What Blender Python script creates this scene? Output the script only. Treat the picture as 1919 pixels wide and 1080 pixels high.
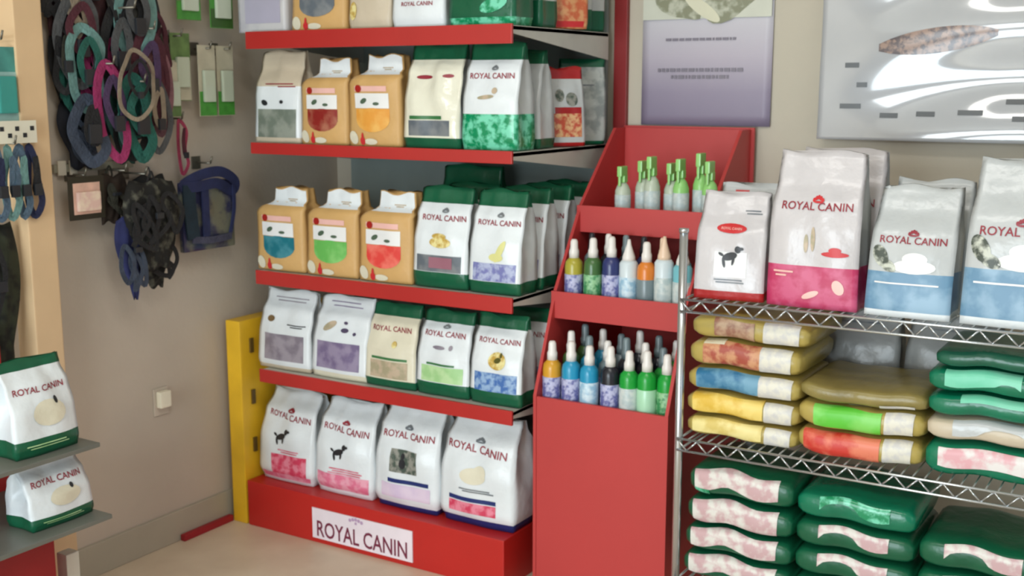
import bpy, bmesh, math, random
from mathutils import Vector, Matrix
for o in list(bpy.data.objects): bpy.data.objects.remove(o)
R = math.radians
S = bpy.context.scene
COL = S.collection
# ------------------------------------------------------------------ camera
cd = bpy.data.cameras.new('camera'); cam = bpy.data.objects.new('camera', cd); COL.objects.link(cam)
cam.location = (0, 0, 1.5)
cam.rotation_euler = (R(90 - 9.914), 0, R(31.503))
cd.sensor_fit = 'HORIZONTAL'; cd.sensor_width = 36.0; cd.lens = 36.0 * 2180 / 1919
cd.clip_start = 0.05
cd.dof.use_dof = True; cd.dof.focus_distance = 1.6; cd.dof.aperture_fstop = 11
S.camera = cam
# ------------------------------------------------------------------ world, lights, exposure
w = bpy.data.worlds.new('world'); S.world = w; w.use_nodes = True
bg = w.node_tree.nodes['Background']; bg.inputs[0].default_value = (0.80, 0.88, 1.0, 1); bg.inputs[1].default_value = 0.30
def area(name, loc, rot, sx, sy, power, color):
    l = bpy.data.lights.new(name, 'AREA'); l.shape = 'RECTANGLE'; l.size = sx; l.size_y = sy; l.energy = power; l.color = color
    o = bpy.data.objects.new(name, l); COL.objects.link(o); o.location = loc; o.rotation_euler = rot
    return o
area('shop_window_daylight', (-1.35, -2.9, 2.10), (R(80), 0, R(-8)), 2.3, 0.7, 64, (0.90, 0.97, 1.0))
area('shop_door_daylight', (-1.2, -2.9, 0.80), (R(90), 0, R(8)), 2.6, 1.1, 112, (0.80, 0.92, 1.0))
area('side_window_daylight', (2.6, 0.4, 1.6), (R(90), 0, R(78)), 2.2, 1.8, 12, (0.90, 0.96, 1.0))
area('ceiling_tube_light', (-0.9, 1.35, 2.62), (0, 0, 0), 1.3, 0.35, 16, (1.0, 0.97, 0.92))
S.view_settings.view_transform = 'Standard'; S.view_settings.look = 'None'
S.view_settings.gamma = 1.0; S.view_settings.use_curve_mapping = False
S.view_settings.exposure = 0.0
# ------------------------------------------------------------------ materials
def lin(c):
    return tuple(((x / 255) / 12.92 if x <= 10 else (((x / 255) + 0.055) / 1.055) ** 2.4) for x in c) + (1,)
MC = {}
def mat(name, rgb, rough=0.5, metal=0.0, var=0.06, scale=9.0, bump=0.0, bscale=40.0, coat=0.0):
    key = name
    if key in MC: return MC[key]
    m = bpy.data.materials.new(name); m.use_nodes = True; nt = m.node_tree; b = nt.nodes['Principled BSDF']
    b.inputs['Roughness'].default_value = rough; b.inputs['Metallic'].default_value = metal
    b.inputs['Coat Weight'].default_value = coat
    tc = nt.nodes.new('ShaderNodeTexCoord')
    n = nt.nodes.new('ShaderNodeTexNoise'); n.inputs['Scale'].default_value = scale; n.inputs['Detail'].default_value = 4
    nt.links.new(tc.outputs['Object'], n.inputs['Vector'])
    r = nt.nodes.new('ShaderNodeValToRGB')
    c = lin(rgb)
    r.color_ramp.elements[0].position = 0.3; r.color_ramp.elements[1].position = 0.7
    r.color_ramp.elements[0].color = tuple(max(0, x * (1 - var)) for x in c[:3]) + (1,)
    r.color_ramp.elements[1].color = tuple(min(1, x * (1 + var)) for x in c[:3]) + (1,)
    nt.links.new(n.outputs['Fac'], r.inputs['Fac']); nt.links.new(r.outputs['Color'], b.inputs['Base Color'])
    if bump:
        n2 = nt.nodes.new('ShaderNodeTexNoise'); n2.inputs['Scale'].default_value = bscale; n2.inputs['Detail'].default_value = 3
        nt.links.new(tc.outputs['Object'], n2.inputs['Vector'])
        bp = nt.nodes.new('ShaderNodeBump'); bp.inputs['Strength'].default_value = bump; bp.inputs['Distance'].default_value = 0.01
        nt.links.new(n2.outputs['Fac'], bp.inputs['Height']); nt.links.new(bp.outputs['Normal'], b.inputs['Normal'])
    MC[key] = m
    return m
def mottle(name, rgb1, rgb2, scale=30, rough=0.4, pos=(0.42, 0.58)):
    """two-colour printed pattern"""
    if name in MC: return MC[name]
    m = mat(name, rgb1, rough); r = [n for n in m.node_tree.nodes if n.type == 'VALTORGB'][0]
    n = [n for n in m.node_tree.nodes if n.type == 'TEX_NOISE'][0]; n.inputs['Scale'].default_value = scale
    r.color_ramp.elements[0].color = lin(rgb1); r.color_ramp.elements[1].color = lin(rgb2)
    r.color_ramp.elements[0].position, r.color_ramp.elements[1].position = pos
    return m
def film(name, rgb, rough=0.3, var=0.05):           # crinkled packaging film
    return mat(name, rgb, rough, 0, var, 12, 0.35, 22)
# ------------------------------------------------------------------ helpers
def link(o, parent=None):
    COL.objects.link(o)
    if parent: o.parent = parent
    return o
def tag(o, label=None, cat=None, group=None, kind=None):
    if label: o['label'] = label
    if cat: o['category'] = cat
    if group: o['group'] = group
    if kind: o['kind'] = kind
    return o
def empty(name, loc=(0, 0, 0), rz=0, rx=0):
    o = bpy.data.objects.new(name, None); o.empty_display_size = 0.05; o.location = loc; o.rotation_euler = (rx, 0, rz)
    return link(o)
def mesh_obj(name, verts, faces, mats, parent=None, midx=None, smooth=True):
    me = bpy.data.meshes.new(name); me.from_pydata([tuple(v) for v in verts], [], faces)
    for m in (mats if isinstance(mats, (list, tuple)) else [mats]): me.materials.append(m)
    if midx: 
        for p, i in zip(me.polygons, midx): p.material_index = i
    if smooth:
        for p in me.polygons: p.use_smooth = True
    me.update()
    return link(bpy.data.objects.new(name, me), parent)
def bm_obj(name, bm, m, parent=None, smooth=False):
    me = bpy.data.meshes.new(name); bmesh.ops.recalc_face_normals(bm, faces=bm.faces); bm.to_mesh(me); bm.free()
    for x in (m if isinstance(m, (list, tuple)) else [m]): me.materials.append(x)
    if smooth:
        for p in me.polygons: p.use_smooth = True
    return link(bpy.data.objects.new(name, me), parent)
def box(bm, x0, x1, y0, y1, z0, z1, bev=0.0):
    r = bmesh.ops.create_cube(bm, size=1)
    for v in r['verts']:
        v.co = Vector(((x0 + x1) / 2 + v.co.x * (x1 - x0), (y0 + y1) / 2 + v.co.y * (y1 - y0), (z0 + z1) / 2 + v.co.z * (z1 - z0)))
    if bev:
        es = list({e for v in r['verts'] for e in v.link_edges})
        bmesh.ops.bevel(bm, geom=es, offset=bev, segments=2, affect='EDGES', profile=0.7)
def boxo(name, x0, x1, y0, y1, z0, z1, m, parent=None, bev=0.0):
    bm = bmesh.new(); box(bm, x0, x1, y0, y1, z0, z1, bev); return bm_obj(name, bm, m, parent)
def rod(bm, a, b, r, n=8):
    a = Vector(a); b = Vector(b); d = b - a
    q = d.to_track_quat('Z', 'Y').to_matrix().to_4x4()
    bmesh.ops.create_cone(bm, cap_ends=True, segments=n, radius1=r, radius2=r, depth=d.length, matrix=Matrix.Translation((a + b) / 2) @ q)
def lathe(name, prof, m, parent=None, n=20, loc=(0, 0, 0)):
    vs = []; fs = []
    for r, z in prof:
        for k in range(n):
            a = 2 * math.pi * k / n; vs.append((loc[0] + r * math.cos(a), loc[1] + r * math.sin(a), loc[2] + z))
    for i in range(len(prof) - 1):
        for k in range(n):
            k2 = (k + 1) % n; fs.append((i * n + k, i * n + k2, (i + 1) * n + k2, (i + 1) * n + k))
    fs.append(tuple(range(n))[::-1]); fs.append(tuple((len(prof) - 1) * n + k for k in range(n)))
    return mesh_obj(name, vs, fs, m, parent)
def prism(name, pts, x0, x1, m, parent=None):
    """polygon in (y,z) extruded along x"""
    bm = bmesh.new(); a = [bm.verts.new((x0, y, z)) for y, z in pts]; b = [bm.verts.new((x1, y, z)) for y, z in pts]
    n = len(pts); bm.faces.new(a); bm.faces.new(b[::-1])
    for i in range(n): bm.faces.new((a[i], b[i], b[(i + 1) % n], a[(i + 1) % n]))
    return bm_obj(name, bm, m, parent)
def copy_thing(root, loc, rz, label=None, group=None, scale=None):
    r = root.copy(); COL.objects.link(r); r.location = loc; r.rotation_euler = (root.rotation_euler[0], 0, rz)
    if scale: r.scale = (scale,) * 3
    if label: r['label'] = label
    if group: r['group'] = group
    for ch in list(root.children):
        c = ch.copy(); COL.objects.link(c); c.parent = r
        for g in list(ch.children):
            d = g.copy(); COL.objects.link(d); d.parent = c
    return r
TXT = {}
def text_mesh(s):
    """unit-width flat text: (verts2d, faces, aspect)"""
    if s in TXT: return TXT[s]
    c = bpy.data.curves.new('lettering', 'FONT'); c.body = s; c.resolution_u = 3; c.align_x = 'CENTER'; c.align_y = 'CENTER'; c.offset = 0.012
    o = bpy.data.objects.new('lettering', c); COL.objects.link(o)
    bpy.context.view_layer.update(); dg = bpy.context.evaluated_depsgraph_get()
    me = bpy.data.meshes.new_from_object(o.evaluated_get(dg))
    vs = [(v.co.x, v.co.y) for v in me.vertices]; fs = [tuple(p.vertices) for p in me.polygons]
    xs = [v[0] for v in vs]; ys = [v[1] for v in vs]; W = max(xs) - min(xs); cx = (max(xs) + min(xs)) / 2; cy = (max(ys) + min(ys)) / 2
    vs = [((x - cx) / W, (y - cy) / W) for x, y in vs]
    bpy.data.objects.remove(o); bpy.data.meshes.remove(me); bpy.data.curves.remove(c)
    TXT[s] = (vs, fs); return TXT[s]
# palette
WHITE = film('white_film', (230, 236, 238), 0.32); SILW = film('satin_white_film', (206, 202, 203), 0.25); CREAMF = film('cream_film', (226, 220, 196), 0.35)
SILVER = film('silver_film', (196, 200, 200), 0.25); GREENF = film('dark_green_film', (18, 92, 62), 0.3, 0.12)
NAVYF = film('navy_film', (30, 48, 110), 0.35); KRAFT = film('kraft_paper', (208, 166, 104), 0.5)
GOLDF = film('gold_film', (178, 158, 84), 0.28); EMERALD = mottle('emerald_print', (10, 140, 90), (120, 215, 180), 45, 0.2)
BEIGEF = film('beige_film', (206, 192, 168), 0.4); REDF = film('red_film', (170, 32, 34), 0.35)
MAROON = mat('maroon_ink', (150, 44, 58), 0.4); REDI = mat('red_ink', (205, 48, 52), 0.4); BLACKI = mat('black_ink', (38, 40, 44), 0.4)
def ink(n, rgb): return mat(n + '_ink', rgb, 0.35)
PINK = mottle('rose_pink_print', (228, 120, 150), (240, 170, 188), 35); CRIM = mottle('crimson_print', (214, 64, 96), (236, 140, 160), 40)
HOTPINK = mottle('magenta_print', (190, 52, 96), (208, 92, 130), 25); BLUEP = mottle('sky_blue_print', (104, 146, 176), (146, 180, 204), 14)
BLUEM = mottle('cobalt_print', (66, 110, 176), (150, 180, 214), 60); LILAC = mottle('lilac_print', (120, 124, 180), (176, 184, 214), 60)
LPINK = mottle('pale_lilac_print', (216, 196, 222), (228, 210, 228), 12); GREYP = mottle('grey_mauve_print', (130, 122, 134), (158, 150, 160), 22)
PURP = mottle('purple_grey_print', (118, 104, 138), (150, 138, 164), 22); SAGE = mottle('sage_grey_print', (112, 122, 110), (146, 152, 140), 18)
TEAL = mottle('teal_print', (22, 112, 126), (70, 140, 152), 16); LIME = mottle('leaf_green_print', (104, 184, 88), (140, 206, 118), 12)
TOMATO = mottle('tomato_print', (226, 70, 62), (240, 120, 104), 16); DRED = mottle('dark_red_print', (142, 36, 30), (176, 110, 86), 14)
ORNG = mottle('orange_print', (232, 160, 66), (240, 186, 98), 14); SLATE = mottle('slate_print', (100, 108, 116), (130, 134, 136), 16)
GOLDP = mottle('golden_print', (196, 160, 70), (238, 226, 160), 50); PGREEN = mottle('pale_green_print', (160, 206, 140), (188, 222, 166), 20)
TAUPE = mottle('taupe_print', (170, 160, 130), (196, 176, 150), 40); PHOTO = mottle('dim_photo_print', (74, 88, 78), (150, 150, 140), 55)
FUR = mottle('tabby_photo_print', (70, 78, 68), (206, 210, 196), 45); WHITEI = ink('white', (240, 240, 238)); PALEPINK = ink('pale_pink', (240, 190, 180))
GREENI = ink('green', (60, 120, 70))
# ------------------------------------------------------------------ setting
M_wallL = mat('left_wall_paint', (200, 188, 172), 0.7, 0, 0.07, 2.2, 0.08, 60)
M_wallB = mat('back_wall_paint', (198, 190, 172), 0.7, 0, 0.06, 2.0, 0.08, 60)
M_floor = mottle('floor_tiles', (210, 192, 168), (224, 208, 184), 6, 0.45, (0.3, 0.7))
M_skirt = mat('grey_base_tile', (176, 170, 152), 0.4, 0, 0.06, 4)
XW, YW = -2.88, 3.43
tag(boxo('floor', -3.2, 3.0, -3.2, 3.6, -0.06, 0, M_floor), kind='structure')
tag(boxo('wall_left', XW - 0.1, XW, -3.2, YW + 0.1, 0, 2.7, M_wallL), kind='structure')
tag(boxo('wall_back', XW, 3.0, YW, YW + 0.1, 0, 2.7, M_wallB), kind='structure')
tag(boxo('ceiling', -3.0, 3.0, -3.2, 3.55, 2.7, 2.78, mat('ceiling_paint', (225, 222, 214), 0.8)), kind='structure')
tag(boxo('baseboard_left', XW, XW + 0.012, -3.0, YW, 0, 0.105, M_skirt, bev=0.004), kind='structure')
tag(boxo('baseboard_back', XW + 0.02, 3.0, YW - 0.012, YW, 0, 0.105, M_skirt, bev=0.004), kind='structure')
# grout lines of the floor
tag(boxo('trim_1', -2.9, -2.80, 2.02, 2.108, 0, 2.7, mat('peach_trim_paint', (222, 190, 148), 0.55, 0, 0.04), bev=0.004), kind='structure')
tag(boxo('red_floor_strip', XW + 0.014, XW + 0.034, 2.56, 2.785, 0, 0.022, mat('red_strip_plastic', (160, 30, 40), 0.5), bev=0.004),
    'short dark red plastic strip lying on the floor along the left wall', 'strip')
# ------------------------------------------------------------------ standing bags
def curve(tab, v):
    for (a, x), (b, y) in zip(tab, tab[1:]):
        if v <= b:
            t = (v - a) / (b - a); t = t * t * (3 - 2 * t); return x + (y - x) * t
    return tab[-1][1]
PROF = {
 'pouch': dict(D=[(0, .86), (.12, 1.0), (.45, .96), (.72, .62), (.9, .16), (1, .07)], W=[(0, .97), (.1, 1.0), (.6, 1.0), (.9, .97), (1, .97)], G=[(0, .04), (.3, .10), (.7, .45), (.9, .35), (1, .3)]),
 'plump': dict(D=[(0, .80), (.15, 1.05), (.5, 1.08), (.78, .75), (.94, .2), (1, .07)], W=[(0, .90), (.15, .985), (.45, .985), (.8, .94), (1, .90)], G=[(0, .0), (.3, -.02), (.6, .12), (.85, .4), (1, .3)]),
 'flat': dict(D=[(0, .95), (.1, 1.0), (.5, .95), (.62, .85), (.85, .25), (1, .07)], W=[(0, 1.0), (.6, 1.0), (.8, .97), (1, .95)], G=[(0, .03), (.5, .10), (.8, .5), (1, .3)]),
 'folded': dict(D=[(0, .95), (.1, 1.0), (.68, .98), (.74, .94), (.86, .42), (.9, .40), (1, .36)], W=[(0, 1.0), (.70, 1.0), (.76, .94), (.82, .70), (1, .66)], G=[(0, .02), (.5, .04), (.74, .1), (.84, .05), (1, .02)], SX=.14),
 'box': dict(D=[(0, 1.0), (1, 1.0)], W=[(0, 1.0), (1, 1.0)], G=[(0, 0), (1, 0)]),
}
class Bag:
    def __init__(s, w, d, h, prof='pouch', seed=0, lean=0.0, crinkle=1.0):
        s.w, s.d, s.h, s.p, s.lean, s.cr = w, d, h, PROF[prof], lean, crinkle
        rr = random.Random(seed); s.ph = [rr.uniform(0, 6.28) for _ in range(8)]
        s.boxy = prof == 'box'; s.skew = rr.uniform(-1, 1) * (0 if s.boxy else 0.006); s.fx = s.p.get('SX', 0) * w
    def base(s, v):
        return curve(s.p['D'], v) * s.d / 2, curve(s.p['W'], v) * s.w / 2, curve(s.p['G'], v) * s.d
    def shift(s, v): return s.lean * v * v
    def sx(s, v): return s.skew * v + s.fx * max(0, min(1, (v - .72) / .12))
    def wr(s, u, v):
        p = s.ph; a = 0.0022 * s.cr * (0.4 + v)
        return a * (math.sin(5 * u + 6 * v + p[0]) + 0.7 * math.sin(9 * v - 4 * u + p[1]) + 0.5 * math.sin(13 * u * v + p[2]))
    def pos(s, u, v, off=0.0):
        D, W, G = s.base(v)
        bul = 0 if s.boxy else (0.10 + 0.12 * v * (1 - v) * 4)
        y = -(D * (1 - bul * abs(u) ** 2.6) + (0 if s.boxy else s.wr(u, v) * (1 - u ** 4) * min(1, D / 0.02))) - off
        return Vector((u * W + s.sx(v), y + s.shift(v), v * s.h - (0 if s.boxy else 0.006 * (v > .97) * math.sin(4 * u + s.ph[3]))))
    def body(s, parent, mats, cuts, name='bag_body'):
        vs = sorted(set([round(i / 26, 4) for i in range(27)] + [c for c in cuts]))
        U = [-1 + 2 * i / 16 for i in range(17)]
        verts = []; faces = []; mi = []
        for v in vs:
            D, W, G = s.base(v); sh = s.shift(v); k = 1 if not s.boxy else 0
            ring = [s.pos(u, v) for u in U]
            ye = ring[-1].y - sh
            for t in (0.35, 0.7, 1.0, 1.3, 1.65):
                g = (1 - abs(t - 1)) * G; yy = ye * (1 - t)
                ring.append(Vector((W - g + s.sx(v), yy + sh, v * s.h)))
            back = [Vector((q.x, -(q.y - sh) + sh, q.z)) for q in ring[:17]][::-1]
            ring += back
            for t in (1.65, 1.3, 1.0, 0.7, 0.35):
                g = (1 - abs(t - 1)) * G; yy = ye * (1 - t)
                ring.append(Vector((-W + g + s.sx(v), yy + sh, v * s.h)))
            verts += ring
        n = 44
        for i in range(len(vs) - 1):
            vm = (vs[i] + vs[i + 1]) / 2
            zone = sum(1 for c in cuts if vm > c)
            for k in range(n):
                k2 = (k + 1) % n; faces.append((i * n + k, i * n + k2, (i + 1) * n + k2, (i + 1) * n + k))
                side = 16 <= k < 22 or k >= 38
                z = zone
                mi.append(z if not (side and len(mats) > len(cuts) + 1 and z == s.mainzone) else len(mats) - 1)
        faces.append(tuple(range(n))[::-1]); mi.append(0)
        faces.append(tuple((len(vs) - 1) * n + k for k in range(n))); mi.append(len(cuts))
        return mesh_obj(name, verts, faces, mats, parent, mi)
    def patch(s, parent, name, u0, u1, v0, v1, m, off=0.0012, n=10):
        vs = []; fs = []
        for j in range(n + 1):
            for i in range(n + 1): vs.append(s.pos(u0 + (u1 - u0) * i / n, v0 + (v1 - v0) * j / n, off))
        for j in range(n):
            for i in range(n): a = j * (n + 1) + i; fs.append((a, a + 1, a + n + 2, a + n + 1))
        return mesh_obj(name, vs, fs, m, parent)
    def blobs(s, parent, name, L, m, off=0.002):
        """ellipses (cu,cv,ru,rv,rot)"""
        vs = []; fs = []
        for bi, (cu, cv, ru, rv, rot) in enumerate(L):
            b = len(vs); o = off + bi * 0.00015
            vs.append(s.pos(cu, cv, o)); N = 18; rings = 3
            asp = s.w / 2 / s.h
            for q in range(1, rings + 1):
                for k in range(N):
                    a = 2 * math.pi * k / N; x = ru * math.cos(a) * q / rings; y = rv * math.sin(a) * q / rings
                    X = x * math.cos(rot) - (y / asp) * math.sin(rot) * 1.0; Y = x * asp * math.sin(rot) + y * math.cos(rot)
                    vs.append(s.pos(max(-1, min(1, cu + X)), max(0, min(1, cv + Y)), o))
            for k in range(N): fs.append((b, b + 1 + k, b + 1 + (k + 1) % N))
            for q in range(1, rings):
                for k in range(N): p = b + 1 + (q - 1) * N; fs.append((p + k, p + N + k, p + N + (k + 1) % N, p + (k + 1) % N))
        return mesh_obj(name, vs, fs, m, parent)
    def text(s, parent, string, cu, cv, width, m, off=0.0022, name='lettering', sy=1.0, tilt=0.0):
        tv, tf = text_mesh(string); vs = []
        for x, y in tv:
            D, W, G = s.base(cv)
            X, Y = x * width, y * width * sy + x * width * tilt
            vs.append(s.pos(cu + X / W, cv + Y / s.h, off))
        return mesh_obj(name, vs, tf, m, parent, smooth=False)
    def crown(s, parent, cu, cv, m, k=1.0):
        return s.blobs(parent, 'crown_mark', [(cu + dx * k, cv + dy * k, 0.035 * k, 0.014 * k, 0) for dx, dy in ((-.1, 0), (-.05, .012), (0, .018), (.05, .012), (.1, 0))] + [(cu, cv - .012 * k, .1 * k, .007 * k, 0)], m)
def dog(cu, cv, k=1.0):
    return [(cu, cv, .13 * k, .022 * k, .3), (cu + .13 * k, cv + .04 * k, .05 * k, .02 * k, .2), (cu + .19 * k, cv + .045 * k, .04 * k, .009 * k, 0),
            (cu - .1 * k, cv - .035 * k, .025 * k, .03 * k, .2), (cu + .06 * k, cv - .02 * k, .022 * k, .03 * k, -.2), (cu - .15 * k, cv + .01 * k, .05 * k, .008 * k, -.5)]
BRAND = 'ROYAL CANIN'
def new_bag(name, label, cat, loc, rz, w, d, h, prof, mats, cuts, main, feats, seed=0, lean=0.0, rx=0.0, group=None, crinkle=1.0):
    root = empty(name, loc, rz, rx); tag(root, label, cat, group)
    b = Bag(w, d, h, prof, seed, lean, crinkle); b.mainzone = main
    b.body(root, mats, cuts, 'carton_body' if prof == 'box' else 'bag_body')
    for f in feats:
        k = f[0]
        if k == 'text': b.text(root, BRAND, f[1], f[2], f[3] * w, f[4], tilt=(f[5] if len(f) > 5 else 0))
        elif k == 'panel': b.patch(root, f[1], f[2], f[3], f[4], f[5], f[6])
        elif k == 'panel2': b.patch(root, f[1], f[2], f[3], f[4], f[5], f[6], off=0.0024)
        elif k == 'blobs': b.blobs(root, f[1], f[2], f[3], *(f[4:5]))
        elif k == 'marks':
            for q in f[2]: b.blobs(root, f[1], [q], *(f[3:4]))
        elif k == 'crown': b.crown(root, f[1], f[2], f[3])
        elif k == 'lines':       # tiny unreadable print
            for (u0, u1, v) in f[1]: b.patch(root, 'fine_print', u0, u1, v, v + 0.012, f[2], off=0.0022, n=4)
    return root
YF = 2.815      # front plane of goods on the main shelf
BAGN = 'pet_food_bag'; BC = 'bag'
def X(a, b): return (a + b) / 2
# bottom row ---------------------------------------------------------
G5 = 'big white bags on the lowest shelf'
def r5(x0, x1, h, label, mats, cuts, main, feats, seed, d=0.15, lean=0.02):
    return new_bag(BAGN, label, BC, (X(x0, x1), YF + d / 2 + 0.012, 0.1625), 0, x1 - x0 - 0.004, d, h, 'plump', mats, cuts, main, feats, seed, lean, 0, G5, 1.6)
r5(-2.765, -2.518, .305, 'plump white bag with crimson lower panel, beside the yellow post on the lowest shelf', [WHITE], [], 0,
   [('panel', 'lower_panel', -.45, .8, .10, .33, CRIM), ('panel', 'base_stripe', -.93, .93, .035, .10, PINK), ('text', 0.05, .745, .74, MAROON, -.08), ('crown', .1, .81, MAROON), ('blobs', 'animal_silhouette', dog(-.1, .53, 1.5), BLACKI), ('lines', [(-.2, .55, .375), (-.1, .5, .35)], CRIM)], 11)
r5(-2.514, -2.266, .305, 'white bag with pale rose lower panel, second from left on the lowest gondola shelf', [WHITE], [], 0,
   [('panel', 'lower_panel', -.9, .9, .06, .24, PINK), ('lines', [(-.4, .6, .30), (-.3, .7, .275), (-.45, .65, .25)], CRIM), ('text', 0, .72, .76, MAROON, -.06), ('crown', 0, .79, MAROON), ('blobs', 'animal_silhouette', dog(-.1, .49, 1.5), BLACKI)], 12)
r5(-2.262, -2.008, .33, 'white bag with navy base and small square animal photo on the lowest shelf', [NAVYF, WHITE, NAVYF], [.05, .965], 1,
   [('panel', 'photo_square', -.45, .4, .38, .60, PHOTO), ('panel', 'navy_bar', -.5, .75, .275, .315, NAVYF), ('panel', 'lower_panel', -.75, .8, .12, .26, LPINK), ('text', 0, .73, .78, MAROON), ('crown', -.02, .80, SLATE), ('blobs', 'animal_silhouette', [(-.05, .47, .1, .05, 0), (-.05, .54, .06, .03, 0)], BLACKI, .0028)], 13)
r5(-2.004, -1.728, .33, 'white bag with navy base and crimson panel, lowest shelf end beside the red tower', [NAVYF, WHITE], [.075], 1,
   [('panel', 'lower_panel', -.72, .55, .13, .235, CRIM), ('panel', 'navy_bar', -.72, .55, .245, .285, NAVYF), ('blobs', 'pale_picture', [(-.05, .49, .34, .075, 0), (.1, .52, .2, .07, .5)], CREAMF), ('lines', [(-.4, .4, .36), (-.3, .5, .34)], SLATE), ('text', -.05, .73, .78, MAROON, -.07), ('crown', 0, .80, SLATE)], 14, 0.16)
new_bag(BAGN, 'dark bag behind the rightmost white bag of the lowest gondola shelf', BC, (-1.80, 3.10, .1625), 0, .18, .16, .34, 'pouch', [film('charcoal_film', (70, 74, 76), .3)], [], 0, [('lines', [(-.5, .5, .6), (-.5, .5, .56)], WHITEI)], 15)
# fourth row -----------------------------------------------------------
def r4(x0, x1, h, label, mats, cuts, main, feats, seed, d=0.115, z=.5625, prof='pouch', y=0):
    return new_bag(BAGN, label, BC, (X(x0, x1), YF + d / 2 + 0.004 + y, z), 0, x1 - x0 - 0.005, d, h, prof, mats, cuts, main, feats, seed, 0.012, 0, 'bags on the second shelf from the bottom')
r4(-2.742, -2.51, .26, 'white bag with grey lower panel and tiny brown picture, above the crimson-panelled bag', [BEIGEF, WHITE], [.05], 1,
   [('panel', 'lower_panel', -.72, .78, .12, .46, GREYP), ('blobs', 'brown_picture', [(-.55, .64, .14, .04, 0)], ink('umber', (120, 96, 62))), ('lines', [(.1, .8, .58), (.25, .7, .555)], BLACKI), ('lines', [(-.6, .7, .9), (-.5, .6, .86)], GREYP)], 21)
r4(-2.506, -2.274, .26, 'white bag with purplish lower panel and dark paw marks, beside the grey-panelled one', [CREAMF, WHITE], [.07], 1,
   [('panel', 'lower_panel', -.8, .75, .12, .46, PURP), ('marks', 'paw_mark', [(.15, .7, .07, .02, 0), (.15, .61, .13, .028, 0), (.5, .58, .06, .02, 0)], ink('plum', (84, 74, 100))), ('blobs', 'tan_picture', [(-.4, .65, .25, .045, .5)], TAUPE), ('lines', [(-.6, .5, .93), (-.5, .6, .88)], PURP)], 22)
r4(-2.284, -2.082, .255, 'cream bag with green top and taupe lower panel, between purplish and pale green bags', [GREENF, CREAMF, GREENF, SILVER], [.1, .86], 1,
   [('panel', 'lower_panel', -.75, .72, .12, .33, TAUPE), ('panel', 'green_line', -.7, .7, .345, .375, GREENI), ('text', 0, .72, .76, MAROON), ('blobs', 'gold_mark', [(.2, .54, .1, .04, 0)], GOLDP)], 23)
r4(-2.08, -1.884, .255, 'white bag with green top and pale green lower panel, left of the blue-panelled bag', [GREENF, WHITE, GREENF, SILVER], [.16, .86], 1,
   [('panel', 'lower_panel', -.8, .8, .17, .36, PGREEN), ('panel', 'green_line', -.6, .5, .37, .395, GREENI), ('text', 0, .74, .78, MAROON), ('crown', 0, .82, SLATE), ('marks', 'animal_silhouette', [(-.15, .58, .25, .022, 0), (.3, .59, .07, .03, 0)], GREYP)], 24)
lastr4 = r4(-1.882, -1.70, .26, 'green and white bag with yellow picture over a mottled blue panel, beside the tower', [GREENF, WHITE, GREENF, SILVER], [.16, .86], 1,
   [('panel', 'lower_panel', -.82, .85, .155, .37, BLUEM), ('blobs', 'yellow_picture', [(.08, .51, .36, .1, 0)], GOLDP), ('blobs', 'animal_silhouette', [(.1, .52, .15, .03, .3), (.22, .58, .05, .03, 0)], ink('olive', (92, 90, 40)), .0028), ('text', .05, .73, .8, MAROON)], 25)
copy_thing(lastr4, (-1.79, YF + .20, .5625), 0, 'green-topped bag directly behind the white one with yellow picture and blue panel')
# third row ---------------------------------------------------------------
def kraft(x0, x1, h, z, label, colm, seed, row, dot=True, d=.12):
    return new_bag('kraft_food_bag', label, BC, (X(x0, x1), YF + d / 2 + .004, z), 0, x1 - x0 - .006, d, h, 'folded', [KRAFT], [], 0,
       [('panel', 'fold_label', -.96, .96, .79, .99, WHITE), ('lines', [(-.1, .5, .86), (0, .4, .84)], TAUPE),
        ('panel', 'pink_banner', -.72, .55, .605, .665, PALEPINK), ('blobs', 'red_emblem', [(-.55, .635, .13, .042, 0)], ink('brick', (168, 36, 30)), .0026),
        ('panel', 'white_panel', -.72, .62, .42, .585, WHITEI), ('marks', 'animal_silhouette', [(-.35, .50, .14, .028, .4), (.15, .47, .12, .018, 0)], ink('mossy', (84, 104, 84)), .0026),
        ('blobs', 'colour_panel', [(-.02, .29, .66, .135, 0)], colm, .0016), ('panel', 'colour_band', -.68, .64, .27, .415, colm),
        ('marks', 'corner_patch', [(-.8, .09, .17, .08, .6), (-.1, .05, .26, .035, 0)], CREAMF, .0014), ('blobs', 'red_drop', [(-.42, .055, .10, .045, 0), (-.42, .10, .045, .05, 0)], REDI, .003)],
       seed, 0.0, 0, row, .5)
Z3 = .8975; K3 = 'kraft bags with folded tops on the middle shelf'
kraft(-2.727, -2.518, .272, Z3, 'kraft bag with folded white top and dark teal panel on the middle shelf', TEAL, 31, K3)
kraft(-2.512, -2.302, .274, Z3, 'kraft bag with folded white top and leaf green panel on the middle shelf', LIME, 32, K3)
kraft(-2.296, -2.09, .276, Z3, 'kraft bag with folded white top and bright red panel on the middle shelf', TOMATO, 33, K3)
G3 = 'white and green bags on the middle shelf'
g = new_bag(BAGN, 'white and green bag with golden picture above a mauve rectangle, on the middle shelf', BC, (-1.987, YF + .064, Z3), 0, .196, .12, .30, 'pouch', [GREENF, WHITE, GREENF, SILVER], [.16, .84], 1,
   [('panel', 'lower_panel', -.85, .8, .165, .33, SLATE), ('panel2', 'mauve_patch', -.35, .5, .20, .31, ink('mauve', (156, 104, 118))), ('blobs', 'golden_picture', [(.05, .46, .4, .055, 0), (.0, .52, .28, .03, 0)], GOLDP), ('text', .05, .70, .8, MAROON), ('crown', .1, .77, SLATE)], 34, .01, 0, G3)
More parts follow.
